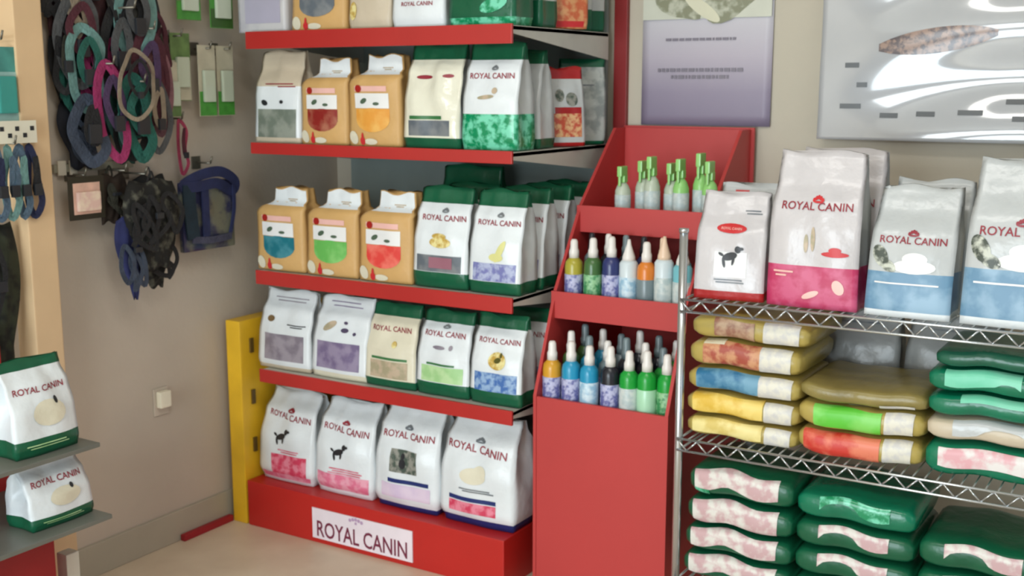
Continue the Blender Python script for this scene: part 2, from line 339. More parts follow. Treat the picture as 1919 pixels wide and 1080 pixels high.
copy_thing(g, (-1.987, YF + .205, Z3), 0, 'green-topped bag directly behind the golden picture bag on the middle shelf', G3)
g2 = new_bag(BAGN, 'white and green bag with yellow streak and lilac panel, front corner of middle shelf', BC, (-1.795, YF + .064, Z3), 0, .176, .12, .30, 'pouch', [GREENF, WHITE, GREENF, SILVER], [.12, .84], 1,
   [('panel', 'lower_panel', -.82, .85, .125, .30, LILAC), ('blobs', 'yellow_streak', [(.25, .42, .12, .12, -.5), (.1, .36, .28, .04, 0)], ink('pale_yellow', (226, 224, 150))), ('text', .05, .69, .82, MAROON), ('crown', .1, .76, SLATE)], 35, .01, 0, G3)
for i, nm in enumerate(('bag with grey gusset, directly behind the lilac-panelled one on the middle shelf',
                        'second bag behind the lilac-panelled one, at the open end of the middle shelf',
                        'deepest bag in the line behind the lilac-panelled one on the middle shelf')):
    copy_thing(g2, (-1.795, YF + .064 + .128 * (i + 1), Z3), 0, nm, G3)
new_bag(BAGN, 'dark green bag at the very back of the middle shelf, above the red-panelled kraft bag', BC, (-2.15, 3.27, Z3), 0, .24, .09, .335, 'pouch', [GREENF], [], 0, [('lines', [(-.5, .5, .6)], WHITEI)], 36)
# second row ----------------------------------------------------------------
Z2 = 1.3155
new_bag(BAGN, 'beige and white bag with sage grey lower half, left of the dark-red-panelled kraft bag', BC, (-2.62, YF + .06, Z2), 0, .192, .11, .29, 'flat', [BEIGEF, WHITE, BEIGEF], [.06, .62], 1,
   [('panel', 'lower_panel', -.85, .85, .06, .37, SAGE), ('marks', 'animal_silhouette', [(-.5, .44, .14, .03, -.3), (.25, .45, .08, .02, 0)], BLACKI), ('lines', [(-.5, .7, .64), (.1, .8, .61)], MAROON)], 41)
K2 = 'kraft bags with folded tops on the second shelf from the top'
kraft(-2.518, -2.327, .262, Z2, 'kraft bag with dark red panel on the second shelf from the top', DRED, 42, K2)
kraft(-2.322, -2.122, .272, Z2, 'kraft bag with orange panel on the second shelf from the top', ORNG, 43, K2)
G2g = 'white and green bags on the second shelf from the top'
FOIL = film('pearly_foil', (236, 234, 214), .16)
new_bag(BAGN, 'shiny pearl-coloured bag with green seal, between the orange kraft bag and the emerald one', BC, (-2.012, YF + .064, Z2), 0, .2, .12, .30, 'pouch', [GREENF, FOIL, GREENF, SILVER], [.10, .86], 1,
   [('panel', 'lower_panel', -.8, .7, .12, .27, SLATE), ('panel', 'green_line', -.75, .4, .28, .315, GREENI), ('marks', 'dark_mark', [(-.35, .69, .3, .02, 0), (.55, .70, .16, .018, 0)], MAROON)], 44, .01, 0, G2g, 2.6)
cb = new_bag(BAGN, 'white bag with bright emerald lower third, front corner of the second highest shelf', BC, (-1.81, YF + .064, Z2), 0, .186, .12, .30, 'pouch', [EMERALD, WHITE, GREENF, SILVER], [.34, .85], 1,
   [('text', 0, .70, .8, MAROON), ('crown', .1, .77, SLATE), ('marks', 'small_picture', [(.2, .56, .1, .03, 0), (-.1, .5, .3, .02, .1)], TAUPE)], 45, .01, 0, G2g)
new_bag(BAGN, 'grey-sided green bag right behind the emerald-panelled one on the second highest shelf', BC, (-1.81, YF + .19, Z2), 0, .18, .11, .285, 'pouch', [GREENF, SILVER, GREENF], [.10, .86], 1, [('lines', [(-.5, .5, .6)], MAROON)], 46, .01, 0, G2g)
pk = new_bag('treat_packet', 'small red-topped packet with orange picture facing the open end of the shelf', 'packet', (-1.735, 3.135, Z2), R(52), .125, .05, .235, 'pouch', [REDF, SILVER, REDF], [.05, .86], 1,
   [('panel', 'orange_picture', -.7, .8, .12, .42, mottle('orange_photo_print', (196, 84, 60), (226, 180, 130), 60)), ('blobs', 'animal_silhouette', [(-.3, .65, .22, .08, 0), (.3, .6, .3, .09, .3)], PHOTO), ('panel', 'red_band', -.6, .8, .42, .50, REDF)], 47)
new_bag(BAGN, 'mottled grey bag nearest the wall at the open end of the second highest shelf', BC, (-1.765, 3.29, Z2), R(40), .15, .08, .26, 'pouch', [GREENF, mottle('grey_white_print', (150, 158, 156), (190, 196, 192), 26), GREENF], [.04, .92], 1, [('lines', [(-.4, .5, .7)], SLATE)], 48)
# top row ---------------------------------------------------------------
Z1 = 1.6655
new_bag('food_carton', 'pale grey-lilac carton at the left end of the top shelf', 'carton', (-2.668, YF + .07, Z1), 0, .20, .12, .28, 'box', [mottle('grey_lilac_card', (186, 184, 190), (206, 204, 204), 8)], [], 0, [('panel', 'lilac_panel', -.7, .8, .1, .5, ink('lilac_grey', (176, 172, 190)))], 51, crinkle=0)
kraft(-2.545, -2.325, .265, Z1, 'kraft bag with slate grey panel standing on the top shelf', SLATE, 52, 'goods on the top shelf')
new_bag(BAGN, 'plain beige-grey bag beside the slate-panelled kraft bag on the top shelf', BC, (-2.238, YF + .064, Z1), 0, .158, .11, .27, 'pouch', [BEIGEF], [], 0, [('blobs', 'yellow_mark', [(-.75, .2, .2, .1, 0)], GOLDP)], 53, .01, 0, 'goods on the top shelf')
new_bag(BAGN, 'white bag with green upper part on the top shelf, left of the emerald one', BC, (-2.055, YF + .064, Z1), 0, .186, .12, .27, 'pouch', [WHITE, GREENF], [.34], 0, [('text', 0, .25, .6, MAROON)], 54, .01, 0, 'goods on the top shelf')
new_bag(BAGN, 'green bag with emerald print at the front right corner of the top shelf', BC, (-1.835, YF + .064, Z1), 0, .22, .12, .28, 'pouch', [EMERALD, GREENF], [.08], 1, [('blobs', 'emerald_swirl', [(.4, .2, .4, .07, .3)], EMERALD), ('panel', 'cream_strip', -.8, .5, .3, .36, TAUPE)], 55, .01, 0, 'goods on the top shelf')
new_bag(BAGN, 'dark green and grey bag right behind the emerald-print bag on the top shelf', BC, (-1.81, YF + .20, Z1), 0, .18, .11, .27, 'pouch', [GREENF, SILVER, GREENF], [.28, .9], 1, [], 56)
new_bag('treat_packet', 'orange packet facing the open end of the top shelf', 'packet', (-1.735, 3.135, Z1), R(52), .13, .05, .22, 'pouch', [mottle('orange_card_print', (204, 104, 66), (220, 160, 110), 40)], [], 0, [('panel', 'red_band', -.8, .8, .02, .1, REDI)], 57)
for i, (y, nm) in enumerate(((3.24, 'slim green-based white packet beside the orange packet on the top shelf'), (3.325, 'slim green-based white packet nearest the wall upright on the top shelf'))):
    new_bag('treat_packet', nm, 'packet', (-1.75, y, Z1), R(55), .085, .035, .21, 'pouch', [GREENF, SILVER], [.3], 1, [('lines', [(-.5, .5, .6)], GREENI)], 58 + i, group='slim packets on the top shelf')
# ------------------------------------------------------------------ main gondola shelf
M_red = mat('red_shelf_enamel', (180, 46, 42), 0.32, 0, 0.05, 5); M_red2 = mat('red_base_enamel', (190, 36, 30), 0.4, 0, 0.05, 5)
M_metal = mat('light_grey_enamel', (196, 196, 186), 0.4); M_yel = mat('yellow_enamel', (232, 184, 40), 0.42, 0, 0.10, 7)
M_back = mat('grey_back_board', (134, 146, 142), 0.5)
SX0, SX1 = -2.776, -1.712
t = tag(empty('gondola_shelf', (-2.24, 3.1, 0)), 'red-edged metal gondola shelf unit of five levels holding pet food bags in the corner', 'shelf')
def tb(name, x0, x1, y0, y1, z0, z1, m, bev=0.0, par=None):
    o = boxo(name, x0, x1, y0, y1, z0, z1, m, None, bev); o.parent = par or t; o.matrix_parent_inverse = Matrix.Translation(-(par or t).location) if not par else Matrix(); return o
tb('back_panel', SX0, SX1 - .01, 3.385, 3.40, .02, 1.98, M_back)
for x in (SX0, SX1 + .004): tb('wall_upright', x, x + .046, 3.411, 3.429, 0, 2.05, mat('shaded_red_upright', (140, 34, 34), .45), .002)  # shade at the wall is put into the uprights' darker red
for z, lh, x0 in ((1.6625, .050, -2.705), (1.3125, .032, -2.70), (.8945, .042, -2.70), (.5595, .040, -2.70)):
    tb('shelf_board', x0, SX1, 2.797, 3.38, z - .014, z, M_metal, .002)
    tb('front_lip', x0, SX1 + .003, 2.787, 2.796, z - lh, z + .004, M_red, .002)
    for x in (x0, SX1 - .004):
        o = prism('bracket', [(2.80, z - .002), (3.38, z - .002), (3.38, z - .085), (2.80, z - .022)], x, x + .004, M_metal); o.parent = t; o.matrix_parent_inverse = Matrix.Translation(-t.location)
tb('base_box', SX0, SX1 - .025, 2.787, 3.38, 0, .160, M_red2, .004)
# yellow end panel
tb('yellow_end_panel', -2.848, -2.784, 2.787, 3.30, 0, .715, M_yel, .005)
for z in (.25, .42, .60): tb('panel_clip', -2.784, -2.777, 2.83, 2.845, z, z + .05, mat('brown_clip', (96, 74, 30), .5))
# sign on base
sg = tag(empty('brand_sign', (-2.277, 2.786, .066)), 'white sign plate with dark maroon capital lettering on the red base of the shelf', 'sign')
boxo('sign_plate', -.205, .205, -.004, 0, -.048, .056, mat('sign_white', (238, 226, 232), .4), sg)
sgx = sg
tv, tf = text_mesh(BRAND)
mesh_obj('lettering', [(x * .37, -.0048, y * .37 * 1.35 - .012) for x, y in tv], tf, mat('sign_ink', (120, 38, 66), .5), sg, smooth=False)
bm = bmesh.new()
for k, (dx, dz) in enumerate(((-.024, 0), (-.012, .004), (0, .006), (.012, .004), (.024, 0), (0, -.007))):
    bmesh.ops.create_circle(bm, cap_ends=True, radius=.006 if k < 5 else .005, segments=12, matrix=Matrix.Translation((dx - .02, -.0047 - k * .0001, .043 + dz)) @ Matrix.Rotation(R(90), 4, 'X'))
bm_obj('crown_mark', bm, ink('faded_violet', (190, 160, 190)), sg)
# price strips hang
# ------------------------------------------------------------------ red stepped tower
tw = tag(empty('red_display_tower', (-1.45, 3.1, 0)), 'stepped red display tower with three bottle trays between the gondola and the wire rack', 'display stand')
M_tw = mat('red_tower_board', (188, 60, 58), .5, 0, .04, 3); TX0, TX1 = -1.662, -1.236
def tw_add(o): o.parent = tw; o.matrix_parent_inverse = Matrix.Translation(-tw.location); return o
prof = [(2.83, 0), (2.83, .609), (2.945, .90), (3.10, 1.142), (3.325, 1.366), (3.40, 1.366), (3.40, 0)]
tw_add(prism('side_panel', prof, TX0, TX0 + .010, M_tw)); tw_add(prism('side_panel', prof, TX1 - .010, TX1, M_tw))
a, b_ = TX0 + .0105, TX1 - .0105
tw_add(boxo('front_panel', a, b_, 2.832, 2.842, 0, .607, M_tw)); tw_add(boxo('back_panel', a, b_, 3.388, 3.398, 0, 1.366, M_tw))
tw_add(boxo('back_panel', TX0 - .0, TX1 + .01, 3.4, 3.41, .9, 1.372, M_tw))
tw_add(boxo('tray_lip', TX0 - .002, TX1 + .002, 2.936, 2.943, .822, .902, M_tw, bev=.001)); tw_add(boxo('tray_lip', TX0 - .002, TX1 + .002, 3.090, 3.097, 1.062, 1.142, M_tw, bev=.001))
TRZ = (.555, .845, 1.085)
tw_add(boxo('tray', a, b_, 2.843, 3.387, TRZ[0] - .01, TRZ[0], M_tw)); tw_add(boxo('tray', a, b_, 2.944, 3.387, TRZ[1] - .01, TRZ[1], M_tw)); tw_add(boxo('tray', a, b_, 3.098, 3.387, TRZ[2] - .01, TRZ[2], M_tw))
# bottles --------------------------------------------------------------
def pl(n, rgb, r=.25): return mat(n + '_plastic', rgb, r, 0, .03)
def bottle(label, x, y, z, r, h, body, label_m, cap, kind, group):
    t = tag(empty('shampoo_bottle', (x, y, z)), label, 'bottle', group)
    hb = h * .72
    if kind == 'cone':
        lathe('bottle_body', [(r * .92, 0), (r, .004), (r, hb * .95), (r * .8, hb), (r * .5, hb + .004)], body, t)
        lathe('nozzle_cap', [(r * .72, hb + .001), (r * .68, hb + .012), (r * .25, h * .93), (r * .16, h)], cap, t)
    elif kind == 'spray':
        lathe('bottle_body', [(r * .92, 0), (r, .004), (r, hb * .8), (r * .75, hb * .92), (r * .4, hb)], body, t)
        bm = bmesh.new(); box(bm, -r * .45, r * .45, -r * .5, r * .5, hb * 1.0, h * .84, .003); box(bm, -r * .32, r * .32, -r * 1.15, r * .7, h * .82, h, .004)
        box(bm, -r * .15, r * .15, -r * 1.1, -r * .8, h * .66, h * .83, .002)
        bm_obj('spray_head', bm, cap, t)
    else:
        lathe('bottle_body', [(r * .9, 0), (r, .005), (r, hb * .86), (r * .92, hb * .95), (r * .6, hb + .002), (r * .5, hb + .006)], body, t)
        lathe('cap', [(r * .55, hb + .004), (r * .55, hb + .024), (r * .44, hb + .032), (r * .40, h - .006), (r * .28, h), (r * .1, h + .001)], cap, t)
    lathe('wrap_label', [(r + .0003, hb * .14), (r + .0009, hb * .15), (r + .0009, hb * .70), (r + .0003, hb * .71)], label_m, t)
    return t
WC = pl('white_cap', (236, 232, 226)); DK = pl('dark_cap', (40, 42, 48)); LB = mottle('violet_label', (96, 100, 160), (188, 190, 220), 60)
GL = mottle('green_label', (60, 140, 84), (150, 200, 150), 60); LBL = mottle('pale_blue_label', (150, 190, 214), (206, 226, 236), 50); LW = mottle('white_label', (206, 214, 210), (180, 196, 196), 50)
AMB = pl('amber', (214, 158, 46)); CYN = pl('cyan', (40, 150, 190)); GRB = pl('bright_green', (30, 160, 60)); NVB = pl('navy', (50, 58, 110)); PLW = pl('pale_white', (214, 226, 230))
YEL = pl('mustard', (176, 166, 60)); ORB = pl('orange', (222, 130, 50)); GRY = pl('smoke_grey', (120, 136, 140)); TLB = pl('aqua', (120, 190, 200)); BLK = pl('black_bottle', (34, 36, 44)); MOSS = pl('moss', (70, 110, 60))
LG = pl('lime_cap', (150, 210, 122)); CLR = pl('cloudy', (190, 200, 180))
GM = 'bottles on the middle tray of the red tower'
mid = [(-1.615, 'round', YEL, LB, WC, 'mustard bottle with violet label and white cap, left end of the middle tray'),
       (-1.552, 'round', MOSS, GL, WC, 'moss green bottle with green label, second in front of the middle tray'),
       (-1.492, 'round', NVB, LB, WC, 'navy bottle with violet label, third in front on the middle tray'),
       (-1.437, 'cone', PLW, LBL, WC, 'pale bottle with blue label and white cone nozzle, leftmost cone on the middle tray'),
       (-1.381, 'round', ORB, GRY, WC, 'orange bottle with grey label between two cone-nozzle bottles'),
       (-1.327, 'cone', PLW, LW, pl('peach_nozzle', (236, 206, 178)), 'white bottle with peach cone nozzle on the middle tray'),
       (-1.270, 'cone', TLB, LW, WC, 'aqua-white bottle with cone nozzle at the right end of the middle tray')]
for i, (x, k, bd, lb, cp, nm) in enumerate(mid): bottle(nm, x, 2.985, TRZ[1], .0270, .208 + .008 * (i % 3) + (.012 if k == 'cone' else 0), bd, lb, cp, k, GM)
back = [(-1.59, DK, GRY), (-1.535, WC, BLK), (-1.478, GRY, BLK), (-1.42, DK, NVB), (-1.36, pl('peach_nozzle', (236, 206, 178)), BLK), (-1.295, GRY, TLB)]
desc = ['behind the mustard bottle', 'behind the moss green bottle', 'behind the navy bottle', 'behind the leftmost cone bottle', 'behind the orange bottle', 'behind the peach-nozzle bottle']
for i, (x, cp, bd) in enumerate(back): bottle('dark bottle %s on the middle tray' % desc[i], x, 3.050, TRZ[1], .0235, .222, bd, LB if i % 2 else GL, cp, 'round', GM)
GB = 'bottles on the lowest tray of the red tower'
low = [(-1.625, AMB, LB, WC, 'amber bottle with violet label, left end of the lowest tray of the tower'), (-1.562, CYN, LB, WC, 'cyan bottle with violet label and white cap, second in front on the lowest tray'),
       (-1.503, CYN, LBL, WC, 'cyan bottle with pale blue label, third in front on the lowest tray'), (-1.436, BLK, LB, WC, 'black bottle with violet label, centre front of the lowest tray'),
       (-1.377, GRB, LW, WC, 'green bottle with white label next to the black bottle'), (-1.322, GRB, pl('mint_label', (176, 226, 190)), WC, 'bright green bottle with mint label in front on the lowest tower tray'),
       (-1.268, GRB, GL, WC, 'bright green bottle with green label, right end of the lowest tray')]
for i, (x, bd, lb, cp, nm) in enumerate(low): bottle(nm, x, 2.876 if i < 6 else 2.89, TRZ[0], .0275, .212 + .006 * (i % 2), bd, lb, cp, 'round', GB)
bk = [(-1.60, MOSS, 'moss'), (-1.54, CYN, 'cyan'), (-1.48, GRY, 'smoke grey'), (-1.42, BLK, 'black'), (-1.36, BLK, 'glossy black'), (-1.305, GRB, 'bright green')]
for r_, (yy, hh, wd) in enumerate(((2.945, .232, 'second'), (3.01, .242, 'third'))):
    for i, (x, bd, cn) in enumerate(bk): bottle('%s bottle, %s from left in the %s row of the lowest tower tray' % (cn, ('first', 'second', 'third', 'fourth', 'fifth', 'sixth')[i], wd), x + .012 * r_, yy, TRZ[0], .0265, hh - .008 * (i % 3), bd, LB, GRY if (i + r_) % 2 else WC, 'round', GB)
GT = 'green-capped spray bottles on the top tray'
for i, x in enumerate((-1.545, -1.497, -1.449, -1.403, -1.357, -1.311, -1.266)):
    bottle('cloudy spray bottle with lime head on the top tray, %s from the left' % ('first', 'second', 'third', 'fourth', 'fifth', 'sixth', 'last')[i], x, 3.16 + .04 * (i % 2), TRZ[2], .0235, .175 + .012 * (i % 3) + .004 * i, LG if i > 3 else CLR, LW, LG, 'spray', GT)
# ------------------------------------------------------------------ wire rack
M_chr = mat('chrome_wire', (200, 204, 206), .22, .85, .03)
RX0, RX1, RY0, RY1 = -1.163, 0.06, 2.735, 3.25
rk = tag(empty('wire_rack', (-.55, 3.0, 0)), 'chrome wire shelving rack holding pet food bags on the right', 'rack')
def rk_add(o): o.parent = rk; o.matrix_parent_inverse = Matrix.Translation(-rk.location); return o
for x in (RX0, RX1):
    for y in (RY0, RY1):
        bm = bmesh.new(); rod(bm, (x, y, 0), (x, y, 1.13), .011, 14); rod(bm, (x, y, 1.13), (x, y, 1.14), .013, 14); rk_add(bm_obj('post', bm, M_chr, smooth=True))
RZ = (.962, .592, .20)
for z in RZ:
    bm = bmesh.new()
    for y in (RY0 - .012, RY1 + .012):
        rod(bm, (RX0, y, z - .003), (RX1, y, z - .003), .0032); rod(bm, (RX0, y, z - .034), (RX1, y, z - .034), .0032)
        n = 44; st = (RX1 - RX0) / n
        for k in range(n):
            x = RX0 + k * st; u, d_ = (z - .005, z - .032) if k % 2 == 0 else (z - .032, z - .005)
            rod(bm, (x, y, u), (x + st, y, d_), .0024, 6)
    for x in (RX0 + .005, RX1 - .005):
        rod(bm, (x, RY0, z - .003), (x, RY1, z - .003), .0032); rod(bm, (x, RY0, z - .034), (x, RY1, z - .034), .0032)
    k = RX0 + .03
    while k < RX1: rod(bm, (k, RY0 - .012, z - .0025), (k, RY1 + .012, z - .0025), .0022, 6); k += .027
    for y in (RY0 + .16, RY0 + .34): rod(bm, (RX0, y, z - .007), (RX1, y, z - .007), .003)
    rk_add(bm_obj('wire_shelf', bm, M_chr, smooth=True))
# bags standing on the rack
ZR = RZ[0] + .001; YR = 2.745
new_bag(BAGN, 'white bag with red name plate, black dog figure and red base on the wire rack', BC, (-1.052, YR + .055, ZR), R(5), .180, .10, .265, 'flat', [REDF, SILW], [.085], 1,
   [('blobs', 'red_plate', [(0, .68, .44, .045, 0)], REDI), ('text', 0, .68, .30, PALEPINK), ('panel', 'white_window', -.42, .5, .22, .46, WHITEI), ('blobs', 'dog_figure', dog(.02, .42, 1.7), BLACKI, .0026), ('lines', [(-.4, .4, .19), (-.35, .45, .165), (.35, .8, .81), (.3, .75, .835)], SLATE)], 61, .03)
new_bag(BAGN, 'white bag directly behind the one with the red name plate on the wire rack', BC, (-1.035, YR + .165, ZR), R(4), .19, .09, .28, 'flat', [REDF, SILVER], [.08], 1, [('panel', 'red_corner', -.6, -.2, .88, .95, REDI)], 62, .01)
big = new_bag(BAGN, 'tallest white bag with magenta lower band in the middle of the wire rack', BC, (-.836, YR + .065, ZR), 0, .222, .12, .375, 'flat', [HOTPINK, SILW, SILW, SILVER], [.275], 1,
   [('text', .02, .66, .78, MAROON), ('crown', .05, .70, REDI), ('marks', 'small_picture', [(-.15, .42, .05, .06, 0), (0, .45, .05, .08, 0)], TAUPE), ('blobs', 'red_crown_picture', [(.5, .36, .3, .018, 0), (.5, .385, .14, .02, 0)], REDI), ('lines', [(-.85, -.4, .225), (-.8, -.55, .20)], PALEPINK), ('marks', 'swirl_print', [(0, .09, .2, .02, .4), (.6, .15, .12, .05, .5)], PALEPINK)], 63, .03)
copy_thing(big, (-.822, YR + .205, ZR), 0, 'tall white bag standing right behind the tallest magenta-banded one')
def blue(x0, x1, h, label, seed, name_v, lean=.05):
    return new_bag(BAGN, label, BC, (X(x0, x1), YR + .06, ZR), 0, x1 - x0, .115, h, 'flat', [WHITE, BLUEP, SILVER, SILVER], [.05, .35], 2,
      [('text', 0, name_v, .78, MAROON), ('crown', 0, name_v + .05, MAROON), ('marks', 'tabby_picture', [(-.72, .47, .17, .09, .5), (-.52, .40, .22, .04, -.5)], FUR), ('blobs', 'white_swoosh', [(.1, .40, .5, .055, 0), (.1, .46, .3, .05, 0)], WHITEI), ('lines', [(-.8, .7, .26)], WHITEI)], seed, lean)
blue(-.706, -.512, .30, 'shorter silver bag with pale blue lower band, right of the magenta-banded bag', 64, .60)
sb = blue(-.490, -.262, .37, 'larger silver bag with sky blue lower band, rightmost on top of the wire rack', 65, .58)
new_bag(BAGN, 'silver bag behind the shorter blue-banded one on the wire rack', BC, (-.60, YR + .18, ZR), 0, .19, .10, .31, 'flat', [SILVER], [], 0, [('lines', [(-.4, .6, .9)], MAROON)], 66, .02)
# lying bags -----------------------------------------------------------
class Lying:
    def __init__(s, w, d, t, seed):
        s.w, s.d, s.t = w, d, t; rr = random.Random(int(w * 0 + seed)); s.ph = [rr.uniform(0, 6.28) for _ in range(4)]
    def pos(s, u, th, off=0.0):
        e = 1 - abs(u) ** 6; az = s.t / 2 * (0.62 + 0.38 * max(0, 1 - abs(u) ** 8) ** .5); ay = s.d / 2 * (0.94 + .06 * e)
        c, q = math.cos(th), math.sin(th); n = 4.5
        y = ay * math.copysign(abs(c) ** (2 / n), c); z = az * math.copysign(abs(q) ** (2 / n), q)
        k = 1 + off / max(.02, az) ; wv = .0035 * math.sin(3.2 * u + s.ph[0]) * (1 - c * c * 0) + .002 * math.sin(7 * u + s.ph[1])
        return Vector((u * s.w / 2 * (1 + .01 * math.sin(3 * th)), y * (1 + off / ay * 1.6) , s.t / 2 + z * (1 + off / max(.01, az)) + wv))
    def body(s, parent, mats, split=None):
        NU, NT = 24, 32; vs = []; fs = []; mi = []
        for i in range(NU + 1):
            for k in range(NT): vs.append(s.pos(-1 + 2 * i / NU, 2 * math.pi * k / NT))
        for i in range(NU):
            for k in range(NT):
                k2 = (k + 1) % NT; fs.append((i * NT + k, i * NT + k2, (i + 1) * NT + k2, (i + 1) * NT + k)); mi.append(0)
        fs.append(tuple(range(NT))); fs.append(tuple(NU * NT + k for k in range(NT))[::-1]); mi += [0, 0]
        o = mesh_obj('bag_body', vs, fs, mats, parent, mi)
        bm = bmesh.new(); bm.from_mesh(o.data); bmesh.ops.recalc_face_normals(bm, faces=bm.faces); bm.to_mesh(o.data); bm.free()
        return o
    def patch(s, parent, name, u0, u1, a0, a1, m, off=.0014, wav=0):
        """a: -1 bottom .. 1 top of the front end"""
        vs = []; fs = []; n = 12
        for j in range(7):
            for i in range(n + 1):
                u = u0 + (u1 - u0) * i / n; a = a0 + (a1 - a0) * j / 6 + wav * math.sin(5 * u + s.ph[2])
                vs.append(s.pos(u, math.pi - a * math.pi / 2, off))
        for j in range(6):
            for i in range(n): q = j * (n + 1) + i; fs.append((q, q + 1, q + n + 2, q + n + 1))
        return mesh_obj(name, vs, fs, m, parent)
LYN = 'lying_food_bag'
def lying(x0, x1, z0, z1, label, bodym, pats, seed, group, y=YR, d=.30, rz=0):
    t = tag(empty(LYN, (X(x0, x1), y + d / 2 + .005, z0), rz), label, 'bag', group)
    L = Lying(x1 - x0, d, z1 - z0 - .001, len(group or label)); L.body(t, [bodym])
    for (nm, u0, u1, a0, a1, m, wv) in pats: L.patch(t, nm, u0, u1, a0, a1, m, wav=wv)
    return t
s0 = RZ[1] + .003
GS = 'gold bags piled on the left of the wire rack'
WP = mottle('white_corner_print', (226, 222, 206), (206, 204, 200), 40)
lying(-1.148, -.858, s0, .652, 'gold bag with faded yellow end and white corner, bottom of the left pile', GOLDF, [('yellow_end', -.9, .4, -.2, .4, mottle('faded_yellow_print', (220, 196, 110), (238, 222, 150), 20), .1), ('white_corner', .45, .9, -.3, .4, WP, 0)], 71, GS)
lying(-1.150, -.856, .652, .716, 'gold bag with mustard yellow end, second from the bottom of the left pile', GOLDF, [('yellow_end', -.9, .4, -.3, .45, mottle('mustard_print', (226, 186, 70), (242, 214, 120), 18), .12), ('white_corner', .42, .9, -.35, .45, WP, 0)], 72, GS)
lying(-1.148, -.856, .716, .782, 'gold bag with blue end, middle of the left pile', GOLDF, [('blue_end', -.85, .3, -.25, .45, mottle('steel_blue_print', (44, 112, 152), (110, 160, 186), 18), .05), ('white_corner', .3, .88, -.3, .45, WP, 0)], 73, GS)
lying(-1.145, -.856, .782, .856, 'gold bag with brick red end, second from the top of the left pile', GOLDF, [('red_end', -.75, .3, -.3, .5, mottle('brick_print', (168, 78, 60), (206, 150, 110), 35), .08), ('cream_spot', -.75, -.35, .25, .6, CREAMF, .05), ('white_corner', .3, .85, -.35, .5, WP, 0)], 74, GS)
lying(-1.140, -.836, .856, .922, 'gold bag with dull brown-pink end, top of the left pile', GOLDF, [('brown_end', -.6, .1, -.3, .3, mottle('brown_pink_print', (150, 104, 84), (190, 160, 130), 30), .15), ('white_corner', .25, .85, -.3, .45, WP, 0)], 75, GS)
GS2 = 'gold bags piled in the middle of the wire rack'
lying(-.850, -.556, s0, .664, 'gold bag with red end, bottom of the middle pile', GOLDF, [('red_end', -.92, .35, -.35, .5, mottle('vermilion_print', (206, 56, 44), (232, 130, 100), 16), .05), ('white_corner', .4, .85, -.35, .5, WP, 0)], 76, GS2)
lying(-.852, -.554, .664, .732, 'gold bag with bright green end, middle of the middle pile', GOLDF, [('green_end', -.75, .35, -.3, .45, mottle('vivid_green_print', (96, 200, 60), (130, 214, 96), 12), .1), ('white_corner', .4, .85, -.3, .45, WP, 0)], 77, GS2)
lying(-.850, -.552, .732, .782, 'crumpled olive-gold bag on top of the middle pile', film('olive_gold_film', (140, 126, 72), .3, .2), [('white_corner', .3, .85, -.55, -.1, WP, 0), ('white_mark', -.2, .15, -.6, -.3, WP, .05)], 78, GS2)
GS3 = 'bags piled at the right edge of the wire rack'
GRF = film('emerald_film', (14, 116, 84), .22, .12)
lying(-.545, -.26, s0, .682, 'green bag with pink and white stripe, bottom of the right pile', GRF, [('pink_stripe', -.8, .8, -.05, .3, mottle('pink_white_print', (226, 170, 176), (232, 226, 222), 25), .03)], 79, GS3)
lying(-.545, -.26, .682, .740, 'cream and silver bag between green bags in the right pile', BEIGEF, [('silver_stripe', -.6, .9, .0, .5, SILVER, .1)], 80, GS3)
lying(-.545, -.262, .740, .798, 'green bag with mint stripe resting on the cream bag', GRF, [('mint_stripe', -.5, .5, .05, .5, mottle('mint_print', (110, 206, 170), (130, 214, 182), 9), 0)], 81, GS3)
lying(-.548, -.262, .798, .858, 'green bag with broad mint stripe, second from the top of the right pile', GRF, [('mint_stripe', -.75, .4, -.05, .5, mottle('mint_print', (110, 206, 170), (130, 214, 182), 9), .06)], 82, GS3)
lying(-.535, -.262, .858, .902, 'dark green bag on top of the right pile', film('bottle_green_film', (24, 92, 70), .25, .15), [], 83, GS3)
SG = film('dull_silver_film', (150, 152, 150), .3, .1)
for x, rz, hh, nm, sd in ((-.81, 2, .345, 'dull silver bag standing behind the middle pile, left of the dark gap', 84), (-.56, -3, .345, 'dull silver bag standing behind the right pile, right of the dark gap', 85)):
    new_bag(BAGN, nm, BC, (x, 3.12, s0 - .002), R(rz), .235, .11, hh, 'flat', [SG], [], 0, [('lines', [(-.5, .5, .8)], SLATE)], sd, .01, group='silver bags behind the rack piles')
# bottom shelf
GS4 = 'green bags on the lowest shelf of the wire rack'
PW = mottle('pink_grey_print', (206, 170, 172), (226, 222, 214), 30)
zz = RZ[2] + .003
for i, (t_, nm) in enumerate(((.075, 'green bag at the bottom of the left pile on the lowest rack shelf'), (.075, 'second green bag from the bottom of the left pile on the lowest rack shelf'), (.08, 'third green bag from the bottom of the left pile on the lowest rack shelf'), (.085, 'green bag with pink print and mint corner, top left on the lowest rack shelf'))):
    lying(-1.148 + .004 * i, -.86, zz, zz + t_, nm, GREENF, [('pink_stripe', -.9, .75, -.1 if i != 2 else -.3, .42, PW, .08)] + ([('mint_corner', -.9, -.6, -.45, -.1, EMERALD, 0)] if i == 3 else []), 90 + i, GS4); zz += t_
zz = RZ[2] + .003
for i, nm in enumerate(('green bag at the bottom of the middle pile on the lowest rack shelf', 'second green bag from the bottom of the middle pile on the lowest rack shelf', 'third green bag from the bottom of the middle pile on the lowest rack shelf', 'top emerald bag of the middle pile on the lowest rack shelf')):
    lying(-.845, -.56, zz, zz + .075, nm, GRF if i == 3 else GREENF, [('pale_stripe', -.6, .6, 0, .3, PW if i < 3 else EMERALD, .05)], 95 + i, GS4); zz += .075
zz = RZ[2] + .003
